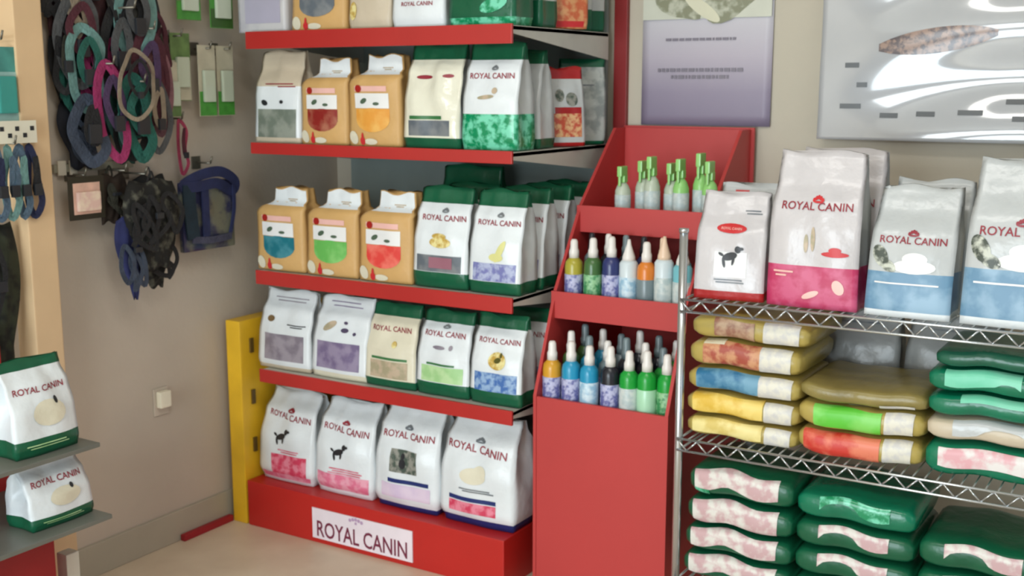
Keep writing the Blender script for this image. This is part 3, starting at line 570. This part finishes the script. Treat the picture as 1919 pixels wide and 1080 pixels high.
for i, nm in enumerate(('green bag at the bottom of the right pile on the lowest rack shelf', 'middle green bag of the right pile on the lowest rack shelf', 'top green bag of the right pile on the lowest rack shelf')):
    lying(-.545, -.26, zz, zz + .08, nm, GREENF, [('pale_stripe', -.6, .6, 0, .3, PW, .05)], 99 + i, GS4); zz += .08
# ------------------------------------------------------------------ posters
def sheet(name, x0, x1, z0, z1, wave, m, parent, n=40, y=YW - .006, fn=None):
    vs = []; fs = []
    for s_ in (0, 1):
        for j in range(n + 1):
            for i in range(n + 1):
                a, b = i / n, j / n; vs.append((x0 + (x1 - x0) * a, y - wave(a, b) + s_ * .0012, z0 + (z1 - z0) * b))
    N = (n + 1) ** 2
    for j in range(n):
        for i in range(n):
            q = j * (n + 1) + i; fs.append((q, q + 1, q + n + 2, q + n + 1)); fs.append((N + q, N + q + n + 1, N + q + n + 2, N + q + 1))
    for i in range(n):
        fs.append((i, N + i, N + i + 1, i + 1)); q = n * (n + 1) + i; fs.append((q, q + 1, N + q + 1, N + q))
        q = i * (n + 1); fs.append((q, q + n + 1, N + q + n + 1, N + q)); q += n; fs.append((q, N + q, N + q + n + 1, q + n + 1))
    return mesh_obj(name, vs, fs, m, parent)
p1 = tag(empty('notice_poster', (0, 0, 0)), 'pale lilac notice poster with animal picture and lines of print, above the red tower', 'poster')
def gradient_paper(name, stops, rough=.45):
    m = mat(name, (200, 200, 200), rough); nt = m.node_tree; tc = nt.nodes.new('ShaderNodeTexCoord'); sp = nt.nodes.new('ShaderNodeSeparateXYZ')
    nt.links.new(tc.outputs['Generated'], sp.inputs[0]); r = nt.nodes.new('ShaderNodeValToRGB')
    els = r.color_ramp.elements
    els[0].position = stops[0][0]; els[0].color = lin(stops[0][1]); els[1].position = stops[-1][0]; els[1].color = lin(stops[-1][1])
    for p, c in stops[1:-1]: e = els.new(p); e.color = lin(c)
    nt.links.new(sp.outputs['Z'], r.inputs[0]); nt.links.new(r.outputs[0], nt.nodes['Principled BSDF'].inputs['Base Color'])
    return m
P1 = gradient_paper('lilac_notice_print', [(0, (134, 124, 146)), (.18, (150, 140, 160)), (.38, (186, 178, 190)), (.62, (206, 204, 210)), (1, (214, 214, 208))])
w1 = lambda a, b: .003 * math.sin(3 * a) + .004 * (1 - b)
sheet('poster_sheet', -1.612, -1.186, 1.375, 1.93, w1, P1, p1, 16)
def flat_blob(name, cx, cz, rx, rz_, m, parent, y, rot=0, n=20, jag=0):
    vs = [(cx, y, cz)]; 
    for k in range(n):
        a = 2 * math.pi * k / n; q = 1 + jag * math.sin(3 * a + 1) ; x = rx * math.cos(a) * q; z = rz_ * math.sin(a) * q
        vs.append((cx + x * math.cos(rot) - z * math.sin(rot), y, cz + x * math.sin(rot) + z * math.cos(rot)))
    return mesh_obj(name, vs, [(0, 1 + k, 1 + (k + 1) % n) for k in range(n)], m, parent)
yp = YW - .0165
boxo('picture_panel', -1.608, -1.19, yp - .0005, yp, 1.70, 1.925, mat('faint_green_white_print', (206, 208, 192), .4), p1)
flat_blob('animal_picture', -1.50, 1.745, .085, .035, mottle('dull_olive_print', (136, 138, 112), (190, 192, 172), 30), p1, yp - .0012, -.5, jag=.15)
flat_blob('animal_picture', -1.33, 1.735, .09, .04, mottle('dull_olive_print', (136, 138, 112), (190, 192, 172), 30), p1, yp - .0012, .3, jag=.15)
flat_blob('animal_picture', -1.41, 1.73, .07, .02, mat('pale_fur_print', (218, 216, 190), .4), p1, yp - .002, -.6)
GI = ink('soft_grey', (128, 122, 134))
for (a, b, z, h) in ((-1.53, -1.30, 1.638, .008), (-1.555, -1.275, 1.545, .011), (-1.51, -1.32, 1.524, .011)):
    bm = bmesh.new(); rr = random.Random(int(z * 1000)); x = a
    while x < b:
        ww = rr.uniform(.006, .022); box(bm, x, min(b, x + ww), yp + .002, yp + .003, z - h / 2, z + h / 2); x += ww + .004
    bm_obj('print_line', bm, GI, p1)
p2 = tag(empty('laminated_poster', (0, 0, 0)), 'glossy wavy silver poster with a brown fish-shaped picture, right of the lilac notice', 'poster')
w2 = lambda a, b: .034 + .014 * math.sin(13 * b + 7 * (a - .62) ** 2 + .9) * (.15 + .85 * min(1, a * 1.9) ** 2) * (1 - .45 * b) + .010 * math.sin(3.4 * a + .5) + .012 * (1 - b) ** 3
M_lam = mat('laminated_print', (186, 188, 190), .10, 0, .05, 3, coat=.9)
sheet('poster_sheet', -1.028, -.10, 1.345, 1.93, w2, M_lam, p2, 60)
def on2(name, x0, x1, z0, z1, m, dome=0):
    vs = []; fs = []; n = 10
    for j in range(n + 1):
        for i in range(n + 1):
            a = i / n; b = j / n; x = x0 + (x1 - x0) * a
            hz = math.sin(math.pi * min(1, max(0, a * .93 + .04))) ** .6 if dome else 1
            zc = (z0 + z1) / 2 + (a - .5) * .035 * dome; z = zc + (b - .5) * (z1 - z0) * hz
            A, B = (x + 1.028) / .928, (z - 1.345) / .585
            vs.append((x, YW - .006 - w2(A, B) - .0015, z))
    for j in range(n):
        for i in range(n): q = j * (n + 1) + i; fs.append((q, q + 1, q + n + 2, q + n + 1))
    return mesh_obj(name, vs, fs, m, p2)
on2('fish_picture', -.862, -.55, 1.585, 1.655, mottle('brown_scale_print', (96, 84, 84), (168, 140, 124), 60, .15), 1)
for (x, z, ww) in ((-.955, 1.555, .04), (-.965, 1.44, .06), (-.92, 1.50, .03), (-.85, 1.415, .05), (-.75, 1.42, .05), (-.64, 1.425, .065), (-.52, 1.455, .06), (-.48, 1.53, .05), (-.50, 1.41, .05)):
    on2('caption_mark', x, x + ww, z - .007, z + .007, ink('caption_grey', (92, 96, 98)))
# ------------------------------------------------------------------ left wall: outlet, rails, hanging goods
ol = tag(empty('wall_outlet', (XW, 2.517, .49)), 'small white plug-in outlet low on the left wall', 'outlet')
boxo('outlet_plate', 0.0005, .006, -.030, .030, -.045, .045, M_wallL, ol, .002)
bm = bmesh.new(); box(bm, .0065, .030, -.022, .022, -.018, .036, .006); bm_obj('plug', bm, mat('white_plug', (244, 238, 214), .3), ol)
M_hook = mat('dull_steel', (128, 124, 112), .35, .7)
def hook(y, z, L, label):
    t = tag(empty('display_hook', (XW, y, z)), label, 'hook', 'display hooks on the left wall')
    bm = bmesh.new(); rod(bm, (.004, 0, 0), (L, 0, 0), .003); rod(bm, (L, 0, 0), (L + .008, 0, .022), .003); bm_obj('hook_rod', bm, M_hook, t, True)
    boxo('wall_clip', .0005, .006, -.018, .018, -.02, .02, M_hook, t, .001)
    return t
def ribbon(name, pts, wd, m, parent, closed=True, th=.002, axis=Vector((1, 0, 0))):
    """flat strap through pts (local x out of the wall, y along it, z up)"""
    P = [Vector(p) for p in pts]; n = len(P); sm = []
    for i in range(n if closed else n - 1):
        p0, p1_, p2_, p3 = P[(i - 1) % n] if closed or i > 0 else P[0], P[i], P[(i + 1) % n], P[(i + 2) % n] if closed or i + 2 < n else P[-1]
        for k in range(6):
            t_ = k / 6; sm.append(.5 * ((2 * p1_) + (-p0 + p2_) * t_ + (2 * p0 - 5 * p1_ + 4 * p2_ - p3) * t_ ** 2 + (-p0 + 3 * p1_ - 3 * p2_ + p3) * t_ ** 3))
    if not closed: sm.append(P[-1])
    N = len(sm); vs = []; fs = []
    for i, p in enumerate(sm):
        tn = (sm[(i + 1) % N] - sm[i - 1]) if closed or 0 < i < N - 1 else (sm[min(i + 1, N - 1)] - sm[max(i - 1, 0)])
        tn.normalize(); s_ = tn.cross(axis)
        if s_.length < .1: s_ = tn.cross(Vector((0, 1, 0)))
        s_.normalize(); nn = s_.cross(tn).normalized()
        for a, b in ((-1, -1), (1, -1), (1, 1), (-1, 1)): vs.append(p + s_ * a * wd / 2 + nn * b * th / 2)
    for i in range(N if closed else N - 1):
        j = (i + 1) % N
        for k in range(4): k2 = (k + 1) % 4; fs.append((i * 4 + k, j * 4 + k, j * 4 + k2, i * 4 + k2))
    if not closed: fs.append((0, 1, 2, 3)); fs.append(((N - 1) * 4 + 3, (N - 1) * 4 + 2, (N - 1) * 4 + 1, (N - 1) * 4))
    return mesh_obj(name, vs, fs, m, parent, smooth=False)
def fab(n, rgb): return mat(n + '_webbing', tuple(c * .8 for c in rgb), .8, 0, .18, 40, .4, 120)
def leash(name, label, y, z, x, L, wd, sw, m, m2, seed, group, tilt=0.0, cat='leash'):
    rr = random.Random(seed); t = tag(empty(name, (XW + x, y, z)), label, cat, group)
    j = lambda s_=.012: rr.uniform(-s_, s_)
    top = .0
    ribbon('strap', [(0, 0 + j(.004), top), (.012 + j(.005), wd * .4 + j() , -L * .2), (.006, wd * .5 + j(), -L * .5 + j()), (.014, wd * .35 + tilt + j(), -L * .8), (.004, tilt, -L), (-.006, -wd * .35 + tilt + j(), -L * .82), (.0, -wd * .5 + j(), -L * .5 + j()), (.006, -wd * .38 + j(), -L * .2)], sw, m, t)
    ribbon('inner_strap', [(.016, wd * .1, -L * .15), (.020, wd * .28 + j(), -L * .4), (.018, wd * .12 + tilt * .6, -L * .66), (.016, -wd * .15 + tilt * .5, -L * .6), (.020, -wd * .26 + j(), -L * .36)], sw * .8, m2, t)
    boxo('buckle', .018, .028, tilt * .6 - sw * .6, tilt * .6 + sw * .6, -L * .70, -L * .70 + sw * 1.6, BLACKI, t, .002)
    return t
UG = 'leashes and harnesses clumped on the upper hooks'
cols = dict(teal=(36, 112, 98), mag=(190, 56, 118), grey=(96, 98, 100), black=(36, 36, 38), aqua=(128, 176, 170), mar=(96, 40, 54), beige=(176, 158, 134), violet=(92, 66, 108), rose=(160, 110, 118), navy=(36, 44, 84), camo=(58, 58, 46), slate=(72, 84, 104))
F = {k: fab(k, v) for k, v in cols.items()}
CAMO = mottle('camouflage_cloth', (20, 20, 17), (92, 92, 80), 34, .8, (.5, .68)); 
up = [('aqua and teal harness loop near the peach column, upper clump', 2.235, 1.66, .05, .23, .10, .024, 'aqua', 'teal', 0, 1),
      ('dark grey harness at the top left of the upper clump', 2.23, 1.76, .035, .26, .13, .026, 'grey', 'mar', 0, 2),
      ('magenta leash hanging lowest in the upper clump', 2.29, 1.56, .075, .275, .085, .024, 'mag', 'violet', .03, 3),
      ('teal green leash beside the magenta one in the upper clump', 2.375, 1.52, .085, .235, .095, .030, 'teal', 'teal', .02, 4),
      ('beige-edged strap loop in front centre of the upper clump', 2.36, 1.60, .11, .20, .105, .011, 'beige', 'black', 0, 5),
      ('black harness in the middle of the upper clump', 2.36, 1.72, .045, .25, .12, .028, 'black', 'grey', 0, 6),
      ('maroon and violet harness on the right of the upper clump', 2.455, 1.66, .06, .27, .11, .026, 'mar', 'violet', 0, 7),
      ('dusty rose leash at the right edge of the upper clump', 2.50, 1.62, .05, .27, .08, .018, 'rose', 'mar', 0, 8),
      ('grey leash hanging at the lower right of the upper clump', 2.47, 1.52, .07, .22, .08, .018, 'grey', 'beige', 0, 9),
      ('slate blue leash at the lower left of the upper clump', 2.225, 1.46, .06, .18, .09, .030, 'slate', 'black', .01, 10),
      ('black webbing harness low in the upper clump behind the teal leash', 2.40, 1.49, .04, .20, .10, .030, 'black', 'teal', 0, 11),
      ('dark leash bundle just right of the peach column, upper clump', 2.18, 1.66, .03, .18, .05, .018, 'black', 'camo', 0, 12),
      ('pale grey harness high in the middle of the upper clump', 2.42, 1.80, .055, .22, .11, .026, 'aqua', 'grey', 0, 13)]
for (nm, y, z, x, L, wd, sw, a, b, tl, sd) in up: leash('dog_leash' if 'leash' in nm else 'dog_harness', nm, y, z, x + .035, L, wd, sw * 1.15, F[a], F[b], sd, UG, tl, 'leash' if 'leash' in nm else 'harness')
for i, (y, z, L) in enumerate(((2.23, 1.755, .10), (2.36, 1.72, .13), (2.455, 1.665, .10), (2.29, 1.56, .11), (2.40, 1.51, .11))): hook(y, z, L + .03, 'steel display hook in the upper clump, %s' % ('nearest the column at the top', 'holding the black harness', 'holding the maroon harness', 'holding the magenta leash', 'holding the teal leash')[i])
PADC = {k: mat(k + '_cloth', tuple(c * .75 for c in v), .8, 0, .3, 30) for k, v in dict(charcoal=(48, 50, 54), plum=(72, 44, 70), pine=(34, 84, 72), wine=(80, 40, 44), stone=(118, 116, 108), ink=(30, 34, 48)).items()}
UPPER_PADS = (('charcoal padded harness behind the aqua loop in the upper clump', 2.225, 1.66, .024, .13, .27, 'charcoal', 'teal', 51, 4),
   ('wine padded harness at the top of the upper clump', 2.29, 1.83, .048, .16, .22, 'wine', 'beige', 52, 4),
   ('stone grey padded harness at the top right of the upper clump', 2.41, 1.84, .062, .14, .22, 'stone', 'black', 53, 4),
   ('plum padded harness in the right half of the upper clump', 2.465, 1.62, .030, .16, .28, 'plum', 'rose', 54, 5),
   ('pine green padded harness above the teal leash', 2.38, 1.50, .062, .14, .23, 'pine', 'aqua', 55, 3),
   ('ink-dark padded harness in the core of the upper clump', 2.335, 1.68, .036, .21, .33, 'ink', 'mag', 56, 6),
   ('small dark padded harness with slate straps at the lower left of the upper clump', 2.245, 1.45, .030, .15, .19, 'ink', 'slate', 57, 3),
   ('dark wine padded harness at the top left of the upper clump', 2.20, 1.86, .028, .14, .22, 'wine', 'black', 58, 4),
   ('charcoal padded harness between the maroon harness and the rose leash', 2.50, 1.77, .040, .13, .24, 'charcoal', 'mar', 59, 4))
# carded packs
def card(label, y, z, w, h, m_top, m_bot, frac, x=.05, rz=0, name='carded_pack', group='green and white carded packs on the left wall', pic=None):
    t = tag(empty(name, (XW + x, y, z), rz), label, 'pack', group)
    boxo('card', 0, .002, -w / 2, w / 2, -h, 0, m_top, t, .0005)
    fr = .002 if name != 'picture_pack' else .016
    boxo('colour_block', .0022, .0034, -w / 2 + fr, w / 2 - fr, -h + fr, -h * (1 - frac), m_bot, t)
    boxo('blister', .0036, .016, -w * .32, w * .32, -h * .80, -h * .35, pic or mat('cloudy_blister', (196, 206, 184), .15), t, .005)
    return t
GC = mat('leafy_green_card', (74, 150, 58), .5, 0, .2, 30); WCd = mat('off_white_card', (196, 190, 166), .5, 0, .1, 20); MG = mat('moss_card', (104, 134, 78), .5, 0, .25, 30)
card('green and white carded pack hanging nearest the shelf', 2.815, 1.625, .075, .225, WCd, GC, .35, .05)
card('green and white carded pack, second from the shelf', 2.73, 1.625, .075, .225, WCd, GC, .35, .055)
card('mossy green carded pack beside the leash clump', 2.635, 1.66, .08, .21, MG, WCd, .6, .04)
card('pale green carded pack hanging low beside the leash clump', 2.585, 1.57, .07, .17, WCd, MG, .45, .05)
card('bright green carded pack at the top edge next to the shelf', 2.79, 1.83, .10, .15, GC, mat('dark_green_card', (60, 96, 40), .5), .4, .07)
card('dull green carded pack at the top edge above the mossy pack', 2.66, 1.84, .10, .14, MG, GC, .4, .06)
for i, (y, z) in enumerate(((2.815, 1.615), (2.73, 1.615), (2.61, 1.65), (2.79, 1.82), (2.66, 1.83))): hook(y, z, .075, 'steel display hook for the carded packs, %s' % ('nearest the shelf', 'second from the shelf', 'beside the leash clump', 'at the top edge by the shelf', 'at the top edge above the mossy pack')[i])
# lower hanging group
rail = tag(empty('display_rail', (XW, 2.30, 1.262)), 'grey horizontal display rail on the left wall between the two clumps of harnesses', 'rail')
boxo('rail_bar', .001, .014, -.135, .15, -.012, .012, mat('grey_rail', (146, 142, 122), .45), rail, .002)
bm = bmesh.new(); box(bm, .015, .019, -.125, -.098, -.02, .022); box(bm, .015, .019, -.085, -.06, -.02, .022); bm_obj('price_tag', bm, mat('price_card', (214, 206, 186), .5), rail)
card('small pink picture pack in a dark frame below the grey rail', 2.225, 1.24, .125, .125, mat('dark_frame_card', (44, 40, 26), .5), mat('pink_cream_print', (222, 180, 160), .4, 0, .12, 40), .85, .07, 0, 'picture_pack', None, mottle('pink_photo_print', (226, 190, 176), (236, 214, 190), 40))
leash('pink_leash', 'thin pink leash hanging above the navy harness', 2.612, 1.39, .05, .17, .022, .012, fab('pink', (196, 70, 104)), F['mar'], 21, None, 0, 'leash')
hook(2.612, 1.395, .06, 'steel display hook holding the thin pink leash')
def harness(label, y, z, x, w, h, m, m2, seed, straps, group='padded harnesses on the lower hooks', tip=0.0):
    """padded vest panel with straps and a hanger"""
    rr = random.Random(seed); t = tag(empty('padded_harness', (XW + x, y, z)), label, 'harness', group)
    n = 14; vs = []; fs = []
    ph = rr.uniform(0, 6)
    for s_ in (1, -1):
        for j in range(n + 1):
            for i in range(n + 1):
                a = -1 + 2 * i / n; b = j / n
                wv = (w / 2) * (0.55 + .45 * math.sin(math.pi * min(1, b * 1.1 + .15))) * (1 - tip * b ** 2)
                e = (1 - a ** 4) * math.sin(math.pi * min(1, max(0, b * .94 + .03))) ** .5
                vs.append((s_ * (.012 * e + .004 * e * math.sin(9 * a + 7 * b + ph)), a * wv + .1 * tip * w * b, -b * h + .006 * math.sin(5 * a + ph)))
    N = (n + 1) ** 2
    for s_ in (0, 1):
        for j in range(n):
            for i in range(n):
                q = s_ * N + j * (n + 1) + i; f = (q, q + 1, q + n + 2, q + n + 1); fs.append(f if s_ else f[::-1])
    ed = [i for i in range(n + 1)] + [(j + 1) * (n + 1) - 1 for j in range(1, n + 1)] + [n * (n + 1) + i for i in range(n - 1, -1, -1)] + [j * (n + 1) for j in range(n - 1, 0, -1)]
    for k in range(len(ed)): a, b = ed[k], ed[(k + 1) % len(ed)]; fs.append((a, b, N + b, N + a))
    mesh_obj('pad', vs, fs, m, t)
    for k in range(straps):
        a = rr.uniform(-.45, .45) * w; b = rr.uniform(.1, .45) * h
        ribbon('strap', [(.020, a, -b), (.032, a + rr.uniform(.0, .25) * w, -b - .2 * h), (.026, a + rr.uniform(-.15, .2) * w, -b - .45 * h), (.030, a - .2 * w * rr.random(), -b - .3 * h), (.022, a - .25 * w * rr.random(), -b - .1 * h)], .015, m2, t)
    boxo('buckle', .028, .038, -.014, .014, -h * .42, -h * .35, BLACKI, t, .003)
    ribbon('hanger_loop', [(.0, -.012, 0.0), (.004, 0, .028), (.0, .012, 0), (.0, 0, -.008)], .006, m2, t)
    return t
harness('dark camouflage harness in the middle of the lower group', 2.425, 1.215, .115, .22, .27, CAMO, F['black'], 31, 5)
harness('camouflage harness hanging lower with tapered straps, above the navy tip', 2.455, 1.10, .07, .20, .22, CAMO, F['black'], 32, 6, tip=.5)
harness('navy harness tapering to the lowest point of the group', 2.345, 1.11, .105, .13, .245, mat('navy_cloth', (34, 40, 86), .8, 0, .2, 30), F['slate'], 33, 3, tip=.75)
harness('brown-black harness beside the pink picture pack', 2.325, 1.235, .05, .13, .14, mat('brown_black_cloth', (46, 34, 24), .8, 0, .3, 30), F['camo'], 34, 2)
harness('black harness tucked behind the camouflage ones', 2.49, 1.22, .028, .16, .24, mat('black_cloth', (26, 27, 28), .8, 0, .2, 30), F['grey'], 35, 3)
for (nm, y, z, x, w_, h_, a_, b_, sd_, ns_) in UPPER_PADS: harness(nm, y, z, x, w_, h_, PADC[a_], F[b_], sd_, ns_, UG, .1)
nvp = tag(empty('navy_harness_pack', (XW + .06, 2.695, 1.215)), 'navy blue harness folded over a clear pack, nearest the shelf in the lower group', 'harness')
NV = mat('navy_fabric', (34, 42, 82), .75, 0, .25, 30); CLP = mottle('cloudy_pack_film', (52, 54, 84), (112, 114, 100), 14, .2)
bm = bmesh.new(); box(bm, -.01, .012, -.11, .115, -.245, -.02, .008); bm_obj('pack_body', bm, CLP, nvp)
ribbon('collar_band', [(.016, -.11, -.03), (.024, -.04, .0), (.024, .05, .006), (.018, .12, -.03), (.016, .105, -.06), (.026, .03, -.03), (.026, -.05, -.035)], .034, NV, nvp)
ribbon('side_strap', [(.018, -.085, -.03), (.024, -.09, -.10), (.020, -.075, -.20)], .05, mat('dark_teal_fabric', (24, 46, 60), .75, 0, .2, 30), nvp, False, .006)
ribbon('side_strap', [(.020, -.02, -.03), (.026, -.025, -.11), (.020, -.02, -.205)], .028, NV, nvp, False, .006)
ribbon('edge_strap', [(.018, .11, -.04), (.022, .105, -.12), (.018, .085, -.21)], .012, NV, nvp, False, .005)
ribbon('bottom_strap', [(.020, -.08, -.205), (.024, 0, -.212), (.020, .09, -.208)], .022, fab('slate_violet', (84, 86, 112)), nvp, False, .005)
for i, (y, z) in enumerate(((2.42, 1.235), (2.345, 1.25), (2.715, 1.25), (2.225, 1.243))): hook(y, z, .10 if i < 2 else .07, 'steel display hook of the lower group, %s' % ('holding the camouflage harness', 'above the brown-black harness', 'holding the navy harness pack', 'holding the pink picture pack')[i])
# goods left of the peach column
card('teal and white pack hanging at the left edge of the photo', 1.985, 1.60, .085, .22, mat('teal_card', (70, 140, 132), .5, 0, .2, 20), mat('pale_teal_card', (150, 186, 180), .5, 0, .15, 20), .7, .07, 0, 'carded_pack', 'goods left of the peach column', mat('teal_tube', (60, 150, 140), .3))
card('dark violet pack below the teal one at the left edge of the photo', 1.975, 1.41, .07, .06, mat('dark_violet_card', (70, 54, 74), .5), mat('mauve_card', (120, 84, 108), .5), .5, .07, 0, 'carded_pack', 'goods left of the peach column')
SB = fab('steel_blue', (96, 122, 144))
for i, (y, nm) in enumerate(((1.93, 'steel blue collar hanging farthest left of the peach column'), (1.965, 'steel blue collar hanging second from the left edge'), (2.0, 'pale collar hanging in front of the peach column'), (2.035, 'dark navy collar hanging closest to the peach column'))):
    leash('dog_collar', nm, y, 1.335, .09, .19, .028, .020, [SB, F['aqua'], SB, F['navy']][i], [F['navy'], SB, F['aqua'], F['black']][i], 40 + i, 'collars hanging left of the peach column', 0, 'collar')
hook(1.975, 1.62, .085, 'steel display hook left of the column, holding the teal pack'); hook(1.975, 1.345, .11, 'steel display hook left of the column, holding the collars')
cr = tag(empty('collar_header', (XW + .10, 1.975, 1.375)), 'white header strip with dark dots above the hanging blue collars', 'header card')
boxo('header_card', 0, .003, -.07, .075, -.03, .03, mat('header_white', (224, 220, 200), .5), cr)
bm = bmesh.new()
for k in range(6): box(bm, .0032, .004, -.06 + k * .023, -.048 + k * .023, -.015 + .018 * (k % 2), -.003 + .018 * (k % 2))
bm_obj('dark_dots', bm, BLACKI, cr)
harness('long dark green-black coat hanging at the left edge below the collars', 1.925, 1.13, .05, .16, .44, mottle('dark_green_coat', (14, 18, 12), (44, 50, 34), 24, .8), F['black'], 45, 1, None)
hook(1.925, 1.15, .055, 'steel display hook left of the column, holding the dark coat')
# ------------------------------------------------------------------ low stand at bottom left
st = tag(empty('low_display_stand', (-2.62, 1.70, 0)), 'low red display stand with two grey trays at the bottom left corner', 'display stand')
M_st = mat('stand_red', (176, 36, 36), .45); M_tray = mat('tray_grey', (112, 114, 106), .4)
boxo('base_box', -.17, .13, -.35, .10, 0, .37, M_st, st, .004)
boxo('back_panel', -.19, -.172, -.35, .20, 0, .86, M_st, st, .003)
boxo('tray', -.172, .225, -.33, .215, .386, .398, M_tray, st, .003)
boxo('tray', -.172, .195, -.33, .215, .575, .587, M_tray, st, .003)
boxo('front_post', .135, .15, -.35, .09, 0, .385, mat('stand_dark_red', (150, 26, 30), .5), st)
def stand_bag(label, x, y, z, h, seed, d=.12, w=.185):
    return new_bag(BAGN, label, BC, (x, y, z), R(90), w, d, h, 'pouch', [GREENF, WHITE, GREENF, WHITE], [.19, .9], 1,
     [('text', 0, .70, .78, MAROON), ('blobs', 'cream_picture', [(.1, .44, .5, .14, 0)], CREAMF), ('blobs', 'dark_mark', [(.35, .56, .06, .04, 0)], BLACKI, .0028), ('lines', [(-.7, .5, .12), (-.6, .6, .09)], PGREEN)], seed, .012, 0, 'white and green bags on the low stand')
stand_bag('white and green bag on the upper tray of the low red stand', -2.515, 1.79, .588, .235, 101)
stand_bag('white and green bag on the lower tray of the low red stand', -2.50, 1.81, .399, .165, 102)
wb = tag(boxo('white_block', -2.56, -2.52, 1.86, 1.90, 0, .275, mat('white_block_paint', (226, 222, 210), .5), None, .003), 'narrow white post standing beside the red base of the low stand', 'post')
